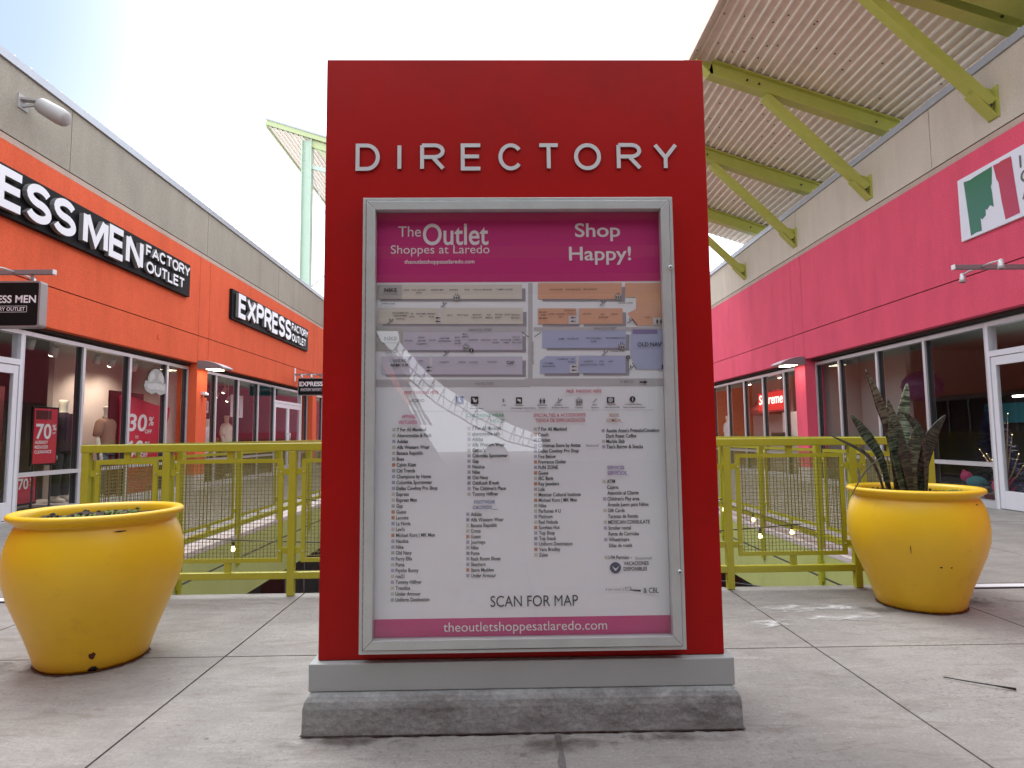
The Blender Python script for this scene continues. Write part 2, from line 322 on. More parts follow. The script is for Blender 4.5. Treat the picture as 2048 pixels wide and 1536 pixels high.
def letter(ch, w, h):
    """centre lines of grotesque capitals inside 0..w, 0..h -> [(points, closed)]"""
    if ch == 'D': return [([(0, 0), (0, h), (w*.45, h)] + arc(w*.45, h/2, w*.55, h/2, 90, -90, 14)[1:] + [], True)]
    if ch == 'I': return [([(0, 0), (0, h)], False)]
    if ch in 'RP':
        l = [([(0, 0), (0, h)], False), ([(0, h), (w*.55, h)] + arc(w*.6, h*.75, w*.38, h*.25, 90, -90, 10) + [(0, h*.5)], False)]
        if ch == 'R': l.append(([(w*.5, h*.5), (w, 0)], False))
        return l
    if ch == 'E': return [([(w, h), (0, h), (0, 0), (w, 0)], False), ([(0, h*.52), (w*.93, h*.52)], False)]
    if ch == 'F': return [([(w, h), (0, h), (0, 0)], False), ([(0, h*.5), (w*.85, h*.5)], False)]
    if ch == 'L': return [([(0, h), (0, 0), (w, 0)], False)]
    if ch == 'C': return [(arc(w/2, h/2, w/2, h/2, 38, 322, 24), False)]
    if ch == 'O': return [(arc(w/2, h/2, w/2, h/2, 90, 450, 28)[:-1], True)]
    if ch == 'T': return [([(0, h), (w, h)], False), ([(w/2, h), (w/2, 0)], False)]
    if ch == 'Y': return [([(0, h), (w/2, h*.45), (w, h)], False), ([(w/2, h*.45), (w/2, 0)], False)]
    if ch == 'X': return [([(0, 0), (w, h)], False), ([(0, h), (w, 0)], False)]
    if ch == 'M': return [([(0, 0), (0, h)], False), ([(w, 0), (w, h)], False), ([(w*.08, h), (w/2, h*.06), (w*.92, h)], False)]
    if ch == 'N': return [([(0, 0), (0, h)], False), ([(w, 0), (w, h)], False), ([(w*.06, h), (w*.94, 0)], False)]
    if ch == 'A': return [([(0, 0), (w/2, h), (w, 0)], False), ([(w*.18, h*.33), (w*.82, h*.33)], False)]
    if ch == 'U': return [([(0, h)] + arc(w/2, w*.48, w/2, w*.48, 180, 360, 12) + [(w, h)], False)]
    if ch == 'S': return [(arc(w*.5, h*.75, w*.47, h*.25, 25, 180, 9) + arc(w*.5, h*.75, w*.47, h*.25, 180, 260, 4)[1:] + arc(w*.5, h*.25, w*.5, h*.25, 80, -90, 10) + arc(w*.5, h*.25, w*.5, h*.25, -90, -160, 5)[1:], False)]
LW = {'I': 0, 'M': .82, 'N': .66, 'E': .52, 'F': .5, 'L': .5, 'S': .58, 'O': .70, 'C': .66, 'D': .62, 'R': .6, 'P': .56, 'X': .66, 'Y': .68, 'A': .72, 'T': .6, 'U': .6}
def stroke(pts, closed, s):
    n = len(pts); P = [Vector((p[0], p[1])) for p in pts]; L_, R_ = [], []
    for i, p in enumerate(P):
        a = P[i-1] if (i or closed) else None; b = P[(i+1) % n] if (i < n-1 or closed) else None
        d1 = (p-a).normalized() if a is not None else None; d2 = (b-p).normalized() if b is not None else None
        if d1 is None: d1 = d2
        if d2 is None: d2 = d1
        n1 = Vector((-d1.y, d1.x)); n2 = Vector((-d2.y, d2.x)); nn = (n1+n2)
        nn = nn/ max(.35, nn.dot(n1)) if nn.length > 1e-4 else n1
        L_.append(p+nn*s/2); R_.append(p-nn*s/2)
    return L_, R_
def signtext(mb, s, o, u, v, nrm, cap, width, sw, depth, m, mside, gap=.16, stand=0.):
    """raised grotesque capitals, fitted to width; sw = stroke width as a share of cap; every stroke is a solid"""
    o, u, v, nrm = Vector(o), Vector(u), Vector(v), Vector(nrm); t = cap*sw
    tot = sum((LW.get(c, .3) if c != ' ' else .22) + sw for c in s) + gap*(len(s)-1)
    kx = width/(tot*cap); x = 0.; q = 0
    for c in s:
        if c == ' ': x += (.22+sw+gap)*cap*kx; continue
        w = LW[c]*cap*kx + (t*kx - t if True else 0)
        for pts, closed in letter(c, max(w, 0), cap-t):
            Ls, Rs = stroke(pts, closed, t); q += 1; e = depth + .0004*(q % 4)
            # trim mitre spikes to the cap box
            def P3(p, d): return o + u*(x+t/2+p.x) + v*(t/2+min(max(p.y, -t/2), cap-t/2)) + nrm*(d+stand)
            n = len(Ls); segs = range(n if closed else n-1)
            vs = [P3(p, e) for p in Ls]+[P3(p, e) for p in Rs]+[P3(p, 0) for p in Ls]+[P3(p, 0) for p in Rs]
            front = [(i, (i+1) % n, n+(i+1) % n, n+i) for i in segs]
            side = [(i, (i+1) % n, 2*n+(i+1) % n, 2*n+i) for i in segs]+[(n+i, n+(i+1) % n, 3*n+(i+1) % n, 3*n+i) for i in segs]
            if not closed: side += [(0, n, 3*n, 2*n), (n-1, 2*n-1, 4*n-1, 3*n-1)]
            mb.add(vs, front, m); mb.add(vs, side, mside)
        x += (LW[c]+sw+gap)*cap*kx

# ---- printed matter of the map poster: text, x, z, width or square, ...
HDR=[
('The', -0.4086, 1.9032, 0.0905, 0.0415, 'white', 0),
('Outlet', -0.31, 1.8697, 0.2639, 0.083, 'white', 1),
('Shoppes at Laredo', -0.4384, 1.8333, 0.3961, 0.0336, 'white', 0),
('theoutletshoppesatlaredo.com', -0.384, 1.792, 0.281, 0.0158, 'white', 1),
('Shop', 0.3044, 1.8998, 0.1829, 0.0534, 'white', 1),
('Happy!', 0.2784, 1.8028, 0.2512, 0.0534, 'white', 1),
('SCAN FOR MAP', -0.0483, 0.4455, 0.3374, 0.0395, 'black', 0),
('theoutletshoppesatlaredo.com', -0.2291, 0.3548, 0.6283, 0.0336, 'white', 0),
]
LISTS=[
('7 For All Mankind', -0.4099, 1.1215, -0.4283, 'b'),
('Abercrombie & Fitch', -0.41, 1.0985, -0.4284, 'b'),
('Adidas', -0.4101, 1.0756, -0.4285, 'p'),
('Alfa Western Wear', -0.4102, 1.0527, -0.4286, 'b'),
('Banana Republic', -0.4104, 1.0299, -0.4287, 'b'),
('Boss', -0.4105, 1.0071, -0.4288, 'g'),
('Calvin Klein', -0.4106, 0.9843, -0.429, 'o'),
('Citi Trends', -0.4107, 0.9616, -0.4291, 'g'),
('Champions by Hanes', -0.4108, 0.9389, -0.4292, 'p'),
('Columbia Sportswear', -0.4109, 0.9162, -0.4293, 'p'),
('Dallas Cowboy Pro Shop', -0.411, 0.8936, -0.4294, 'l'),
('Express', -0.4112, 0.871, -0.4295, 'b'),
('Express Men', -0.4113, 0.8484, -0.4296, 'b'),
('Gap', -0.4114, 0.8259, -0.4297, 'g'),
('Guess', -0.4115, 0.8034, -0.4298, 'o'),
('Lacoste', -0.4116, 0.781, -0.4299, 'o'),
('La Novia', -0.4117, 0.7585, -0.43, 'p'),
("Levi's", -0.4118, 0.7362, -0.4301, 'b'),
('Michael Kors | MK Men', -0.4119, 0.7138, -0.4302, 'o'),
('Nautica', -0.412, 0.6915, -0.4303, 'p'),
('Nike', -0.4122, 0.6692, -0.4304, 'p'),
('Old Navy', -0.4123, 0.6469, -0.4305, 'g'),
('Perry Ellis', -0.4124, 0.6247, -0.4306, 'p'),
('Puma', -0.4125, 0.6025, -0.4307, 'b'),
('Psycho Bunny', -0.4126, 0.5804, -0.4308, 'p'),
('rue21', -0.4127, 0.5583, -0.4309, 'b'),
('Tommy Hilfiger', -0.4128, 0.5362, -0.431, 'p'),
('Trendica', -0.4129, 0.5141, -0.4311, 'b'),
('Under Armour', -0.413, 0.4921, -0.4312, 'b'),
('Uniform Destination', -0.4131, 0.4701, -0.4313, 'g'),
('7 For All Mankind', -0.1155, 1.124, -0.134, 'b'),
('abercrombie kids', -0.1155, 1.1025, -0.134, 'b'),
('Adidas', -0.1155, 1.0811, -0.1341, 'p'),
('Alfa Western Wear', -0.1155, 1.0597, -0.1342, 'b'),
("Carter's", -0.1155, 1.0383, -0.1343, 'g'),
('Columbia Sportswear', -0.1155, 1.017, -0.1344, 'p'),
('Gap', -0.1155, 0.9956, -0.1345, 'p'),
('Nautica', -0.1155, 0.9744, -0.1346, 'p'),
('Nike', -0.1155, 0.9531, -0.1347, 'g'),
('Old Navy', -0.1155, 0.9319, -0.1348, 'd'),
("OshKosh B'gosh", -0.1155, 0.9107, -0.1349, 'd'),
("The Children's Place", -0.1155, 0.8895, -0.1349, 'p'),
('Tommy Hilfiger', -0.1155, 0.8684, -0.135, 'b'),
('Adidas', -0.1227, 0.7909, -0.1402, 'p'),
('Alfa Western Wear', -0.1227, 0.7695, -0.1403, 'd'),
('Banana Republic', -0.1227, 0.7481, -0.1404, 'b'),
('Crocs', -0.1227, 0.7268, -0.1405, 'b'),
('Guess', -0.1228, 0.7055, -0.1406, 'o'),
('Journeys', -0.1228, 0.6843, -0.1406, 'p'),
('Nike', -0.1228, 0.663, -0.1407, 'g'),
('Puma', -0.1228, 0.6418, -0.1408, 'd'),
('Rack Room Shoes', -0.1228, 0.6207, -0.1409, 'p'),
('Skechers', -0.1228, 0.5995, -0.141, 'p'),
('Steve Madden', -0.1228, 0.5784, -0.1411, 'o'),
('Under Armour', -0.1228, 0.5573, -0.1412, 'p'),
('7 For All Mankind', 0.1438, 1.1183, 0.127, 'b'),
('Coach', 0.1437, 1.0968, 0.1268, 'o'),
('Cricket', 0.1436, 1.0754, 0.1266, 'p'),
('Christmas Store by Anitas', 0.1435, 1.054, 0.1265, 'p'),
('Dallas Cowboy Pro Shop', 0.1433, 1.0326, 0.1263, 'p'),
('Five Below', 0.1432, 1.0113, 0.1261, 'p'),
('Fragrance Outlet', 0.1431, 0.99, 0.1259, 'o'),
('FUN ZONE', 0.143, 0.9687, 0.1257, 'p'),
('Guess', 0.1429, 0.9474, 0.1255, 'o'),
('IBC Bank', 0.1427, 0.9262, 0.1253, 'b'),
('Kay Jewelers', 0.1426, 0.905, 0.1251, 'o'),
('Lids', 0.1425, 0.8839, 0.1249, 'g'),
('Mexican Cultural Institute', 0.1424, 0.8627, 0.1247, 'b'),
('Michael Kors | MK Men', 0.1423, 0.8416, 0.1246, 'o'),
('Nike', 0.1422, 0.8206, 0.1244, 'g'),
('Perfumes 4 U', 0.142, 0.7995, 0.1242, 'b'),
('Platinum', 0.1419, 0.7785, 0.124, 'p'),
('Red Nebula', 0.1418, 0.7575, 0.1238, 'b'),
('Sunglass Hut', 0.1417, 0.7366, 0.1236, 'o'),
('Top Shop', 0.1416, 0.7157, 0.1234, 'p'),
('Top Snack', 0.1415, 0.6948, 0.1232, 'd'),
('Uniform Destination', 0.1413, 0.6739, 0.123, 'p'),
('Vera Bradley', 0.1412, 0.6531, 0.1229, 'o'),
('Zales', 0.1411, 0.6323, 0.1227, 'b'),
("Auntie Anne's Pretzels/Cinnabon", 0.4126, 1.1095, 0.3948, 'p'),
('Dark Roast Coffee', 0.4124, 1.0885, 0.395, '.'),
('Marble Slab', 0.4123, 1.0676, 0.3952, 'b'),
("Tito's Burger & Snacks", 0.4122, 1.0466, 0.3954, 'p'),
('ATM', 0.4111, 0.9113, 0.3943, 'b'),
('Cajero.', 0.4113, 0.8887, 0.3945, '.'),
('Atención al Cliente', 0.4115, 0.8662, 0.3946, '.'),
("Children's Play area", 0.4117, 0.8436, 0.3947, 'p'),
('Áreade Juego para Niños', 0.4119, 0.8211, 0.3948, '.'),
('Gift Cards', 0.4121, 0.7987, 0.395, 'b'),
('Tarjetas de Regalo', 0.4123, 0.7762, 0.3951, '.'),
('MEXICAN CONSULATE', 0.4125, 0.7538, 0.3952, 'b'),
('Stroller rental', 0.4127, 0.7315, 0.3953, 'p'),
('Renta de Carriolas', 0.4129, 0.7091, 0.3955, '.'),
('Wheelchairs', 0.4131, 0.6868, 0.3956, 'p'),
('Sillas de rueda', 0.4133, 0.6646, 0.3957, '.'),
('I-94 Permiso -', 0.4113, 0.6188, 0.3957, 'b'),
('VACACIONES', 0.4691, 0.5952, 0, '.'),
('DISPONIBLES', 0.4686, 0.5743, 0, '.'),
]
PTEXT=[
('APPAREL', -0.3912, 1.1728, 0.0577, 0.0128, 'magenta', 1),
('VESTUARIO', -0.4034, 1.1499, 0.073, 0.0128, 'magenta', 1),
('CHILDRENS WEAR', -0.1362, 1.174, 0.1473, 0.0128, 'green', 1),
('NIÑOS', -0.0424, 1.1516, 0.0545, 0.0128, 'green', 1),
('FOOTWEAR', -0.1087, 0.8383, 0.0814, 0.0124, 'navy', 1),
('CALZADO___', -0.1143, 0.8173, 0.0974, 0.0124, 'navy', 1),
('SPECIALTIES & ACCESSORIES', 0.1265, 1.1733, 0.2054, 0.0119, 'red', 1),
('TIENDA DE ESPECIALIDADES', 0.133, 1.1523, 0.1966, 0.0119, 'red', 1),
('FOOD', 0.4267, 1.1705, 0.0366, 0.0119, 'brown', 1),
('COMIDA_', 0.4133, 1.1502, 0.0647, 0.0119, 'brown', 1),
('SERVICES', 0.4134, 0.965, 0.0665, 0.0128, 'purple', 1),
('SERVICIOS_', 0.4135, 0.9436, 0.0825, 0.0128, 'purple', 1),
('FREE  PARKING HERE', 0.2577, 1.2671, 0.1392, 0.0115, 'red', 1),
('FREE  PARKING HERE', -0.3809, 1.2676, 0.134, 0.0115, 'red', 1),
('LEGEND', -0.3601, 1.2356, 0.0578, 0.0119, 'black', 0),
('WATER STREET', -0.1017, 1.3014, 0.0743, 0.0089, 'grey', 0),
('TO MEXICO', 0.47, 1.3048, 0.0546, 0.0099, 'grey', 0),
('A joint venture of', 0.3953, 0.5008, 0.0737, 0.0099, 'grey', 0),
('ECP', 0.4726, 0.5003, 0.0237, 0.0138, 'grey', 0),
('& CBL', 0.5422, 0.4904, 0.0592, 0.0188, 'black', 1),
('Seasonal', 0.5136, 0.6169, 0.0632, 0.0109, 'grey', 0),
('Seasonal', 0.3305, 1.0545, 0.0494, 0.0089, 'grey', 0),
('Stroller', -0.12, 1.217, 0.0278, 0.0051, 'black', 1),
('Sillas de paseo', -0.1237, 1.2066, 0.0524, 0.0051, 'black', 1),
('ATM', 0.0022, 1.2168, 0.0145, 0.0051, 'black', 1),
('Play Area', 0.0538, 1.2163, 0.0315, 0.0051, 'black', 1),
('Área Juego Para Niños', 0.0376, 1.2057, 0.098, 0.0051, 'black', 1),
('$', 0.0036, 1.2332, 0.0092, 0.0119, 'black', 0),
('Restrooms', 0.1432, 1.2164, 0.0371, 0.0051, 'black', 1),
('Sanitarios', 0.1461, 1.2062, 0.035, 0.0051, 'black', 1),
('Escalator', 0.2106, 1.2164, 0.0316, 0.0051, 'black', 1),
('Escalera eléctrica', 0.2003, 1.2063, 0.0653, 0.0051, 'black', 1),
('Elevator', 0.2943, 1.2163, 0.027, 0.0051, 'black', 1),
('Ascensor', 0.2916, 1.2054, 0.0317, 0.0051, 'black', 1),
('Stairs', 0.3589, 1.2163, 0.0189, 0.0051, 'black', 1),
('Escalera', 0.3552, 1.2052, 0.0295, 0.0051, 'black', 1),
('Food Hall', 0.4206, 1.216, 0.0317, 0.0051, 'black', 1),
('Sala de comida', 0.408, 1.2059, 0.0596, 0.0051, 'black', 1),
('Parking Pay Station', 0.489, 1.2163, 0.0675, 0.0051, 'black', 1),
('Pago de estacionamiento', 0.4822, 1.2052, 0.0868, 0.0051, 'black', 1),
('NIKE', -0.462, 1.6768, 0.0499, 0.0148, 'black', 1),
('NIKE', -0.4607, 1.4812, 0.0495, 0.0148, 'black', 1),
('(TWO STORY)', -0.4697, 1.6642, 0.0601, 0.0055, 'grey', 0),
('(TWO STORY)', -0.4674, 1.4678, 0.0594, 0.0055, 'grey', 0),
('UNDER', -0.4262, 1.395, 0.0526, 0.0109, 'black', 1),
('ARMOUR', -0.4378, 1.377, 0.0735, 0.0109, 'black', 1),
('GAP', 0.0223, 1.3826, 0.031, 0.0123, 'black', 1),
('OLD NAVY', 0.5456, 1.4496, 0.1077, 0.0158, 'black', 1),
('ZARAGOZA STREET', -0.1286, 1.5164, 0.0935, 0.0091, 'grey', 0),
('ZARAGOZA STREET', 0.3704, 1.5185, 0.0926, 0.0091, 'grey', 0),
('UPPER LEVEL', -0.4747, 1.6259, 0.0575, 0.0055, 'black', 0),
('UPPER LEVEL', 0.4724, 1.6225, 0.0592, 0.0055, 'black', 1),
('LOWER LEVEL', 0.4333, 1.4272, 0.061, 0.0055, 'black', 1),
('LOWER LEVEL', -0.4557, 1.4292, 0.0479, 0.0055, 'black', 0),
('LIDS', -0.3856, 1.6808, 0.0218, 0.0059, 'ink', 0),
('ALFA WESTERN', -0.3544, 1.6806, 0.0571, 0.0059, 'ink', 0),
('WEAR', -0.3366, 1.6687, 0.0228, 0.0059, 'ink', 0),
('EXPRESS MEN', -0.2773, 1.6801, 0.0518, 0.0059, 'ink', 0),
('EXPRESS', -0.2023, 1.6803, 0.0331, 0.0059, 'ink', 0),
('BOSS', -0.1419, 1.6802, 0.0187, 0.0059, 'ink', 0),
('7 FOR ALL MANKIND', -0.1091, 1.68, 0.0752, 0.0059, 'ink', 0),
('TOMMY HILFIGER', -0.0151, 1.6804, 0.0653, 0.0059, 'ink', 0),
('ABERCROMBIE KIDS', -0.4319, 1.588, 0.0669, 0.0059, 'ink', 0),
('ABERCROMBIE', -0.4262, 1.5766, 0.055, 0.0059, 'ink', 0),
('& FITCH', -0.4141, 1.5639, 0.0314, 0.0059, 'ink', 0),
('IBC', -0.3563, 1.5849, 0.0106, 0.0059, 'ink', 0),
('BANK', -0.3619, 1.5726, 0.0202, 0.0059, 'ink', 0),
('PERFUMES', -0.3349, 1.5841, 0.0389, 0.0059, 'ink', 0),
('4 U', -0.3199, 1.5723, 0.0109, 0.0059, 'ink', 0),
('MARBLE', -0.2897, 1.5838, 0.0299, 0.0059, 'ink', 0),
('SLAB', -0.2841, 1.5721, 0.0193, 0.0059, 'ink', 0),
("LEVI'S", -0.2134, 1.5779, 0.0227, 0.0059, 'ink', 0),
('PERRY ELLIS', -0.1729, 1.578, 0.0446, 0.0059, 'ink', 0),
('MEXICAN', -0.1105, 1.5785, 0.0337, 0.0059, 'ink', 0),
('CONSULATE', -0.1159, 1.5675, 0.0428, 0.0059, 'ink', 0),
('RED', -0.0543, 1.5781, 0.0159, 0.0059, 'ink', 0),
('NEBULA', -0.0613, 1.5671, 0.0297, 0.0059, 'ink', 0),
('PSYCHO', -0.0212, 1.5788, 0.0294, 0.0059, 'ink', 0),
('BUNNY', -0.0207, 1.5674, 0.025, 0.0059, 'ink', 0),
('ZALES', 0.0154, 1.5786, 0.0234, 0.0059, 'ink', 0),
('BANANA', 0.0441, 1.5774, 0.0322, 0.0059, 'ink', 0),
('REPUBLIC', 0.0418, 1.5654, 0.036, 0.0059, 'ink', 0),
('SKECHERS', -0.3817, 1.4765, 0.0325, 0.0059, 'ink', 0),
('ADIDAS', -0.3297, 1.4887, 0.028, 0.0059, 'ink', 0),
('UNIFORM', -0.3296, 1.4755, 0.0307, 0.0059, 'ink', 0),
('CHAMPION', -0.333, 1.463, 0.0412, 0.0059, 'ink', 0),
('CRICKET', -0.2871, 1.4774, 0.031, 0.0059, 'ink', 0),
('UNIFORM', -0.2421, 1.4849, 0.0363, 0.0059, 'ink', 0),
('DESTINATION', -0.2483, 1.4733, 0.0518, 0.0059, 'ink', 0),
('RACK', -0.1822, 1.4885, 0.0199, 0.0059, 'ink', 0),
('ROOM', -0.1831, 1.475, 0.0226, 0.0059, 'ink', 0),
('SHOES', -0.1838, 1.464, 0.0255, 0.0059, 'ink', 0),
('MALL', -0.1513, 1.5015, 0.0202, 0.0059, 'ink', 0),
('OFFICE', -0.1542, 1.4896, 0.0261, 0.0059, 'ink', 0),
('JOURNEYS', -0.1281, 1.4774, 0.0376, 0.0059, 'ink', 0),
('NAUTICA', -0.078, 1.4771, 0.0395, 0.0059, 'ink', 0),
('CITI', -0.0301, 1.477, 0.014, 0.0059, 'ink', 0),
('TRENDS', -0.0355, 1.4661, 0.028, 0.0059, 'ink', 0),
('PLATINUM', -0.0002, 1.4768, 0.0402, 0.0059, 'ink', 0),
('TIMES', 0.0106, 1.4657, 0.0224, 0.0059, 'ink', 0),
('DALLAS', 0.0473, 1.4881, 0.0296, 0.0059, 'ink', 0),
('COWBOY', 0.0472, 1.4771, 0.0333, 0.0059, 'ink', 0),
('PRO SHOP', 0.0455, 1.4654, 0.038, 0.0059, 'ink', 0),
('LIDS', -0.3273, 1.3957, 0.018, 0.0059, 'ink', 0),
('TRENDICA', -0.2431, 1.3894, 0.0371, 0.0059, 'ink', 0),
('ADIDAS', -0.1688, 1.3894, 0.0288, 0.0059, 'ink', 0),
('LA NOVIA', -0.1266, 1.3885, 0.0356, 0.0059, 'ink', 0),
('TOP SHOP', -0.0547, 1.3885, 0.0379, 0.0059, 'ink', 0),
('CALVIN KLEIN', 0.1959, 1.6791, 0.0541, 0.0059, 'ink', 0),
('STEVE MADDEN', 0.261, 1.6787, 0.0608, 0.0059, 'ink', 0),
('VERA BRADLEY', 0.3312, 1.6789, 0.0574, 0.0059, 'ink', 0),
('FRAGRANCE', 0.2558, 1.5934, 0.0446, 0.0059, 'ink', 0),
('OUTLET', 0.2656, 1.5807, 0.0292, 0.0059, 'ink', 0),
('MICHAEL', 0.1538, 1.5878, 0.0335, 0.0059, 'ink', 0),
('KORS', 0.1605, 1.5757, 0.0204, 0.0059, 'ink', 0),
('MK MEN', 0.1541, 1.5624, 0.0322, 0.0059, 'ink', 0),
('GUESS', 0.1913, 1.5796, 0.0241, 0.0059, 'ink', 0),
('SUNGLASS', 0.2207, 1.5794, 0.0377, 0.0059, 'ink', 0),
('HUT', 0.2318, 1.5676, 0.0148, 0.0059, 'ink', 0),
('LACOSTE', 0.3284, 1.5793, 0.0345, 0.0059, 'ink', 0),
('KAY', 0.4006, 1.5772, 0.015, 0.0059, 'ink', 0),
('JEWELERS', 0.3909, 1.5649, 0.0383, 0.0059, 'ink', 0),
('COACH', 0.4414, 1.5779, 0.0268, 0.0059, 'ink', 0),
('FOOD', 0.577, 1.5633, 0.0214, 0.0059, 'ink', 0),
('PUMA', 0.231, 1.4791, 0.0241, 0.0059, 'ink', 0),
('FIVE BELOW', 0.2648, 1.4795, 0.0469, 0.0059, 'ink', 0),
('THE CHRISTMAS', 0.339, 1.4805, 0.061, 0.0059, 'ink', 0),
('STORE', 0.3569, 1.4678, 0.0241, 0.0059, 'ink', 0),
("THE CHILDREN'S PLACE", 0.4179, 1.4809, 0.0771, 0.0059, 'ink', 0),
('COLUMBIA', 0.1681, 1.382, 0.042, 0.0059, 'ink', 0),
('SPORTSWEAR', 0.1639, 1.3695, 0.0529, 0.0059, 'ink', 0),
('CHAMPION', 0.2235, 1.3981, 0.0436, 0.0059, 'ink', 0),
('TOP', 0.2765, 1.3977, 0.0146, 0.0059, 'ink', 0),
('SNACK', 0.2675, 1.3859, 0.0259, 0.0059, 'ink', 0),
("CARTER'S", 0.3293, 1.3879, 0.0365, 0.0059, 'ink', 0),
("OSHKOSH B'GOSH", 0.3141, 1.3749, 0.0686, 0.0059, 'ink', 0),
('FUN', 0.3924, 1.388, 0.015, 0.0059, 'ink', 0),
('ZONE', 0.389, 1.3749, 0.0196, 0.0059, 'ink', 0),
('LIDS', 0.4292, 1.3877, 0.0163, 0.0059, 'ink', 0),
]
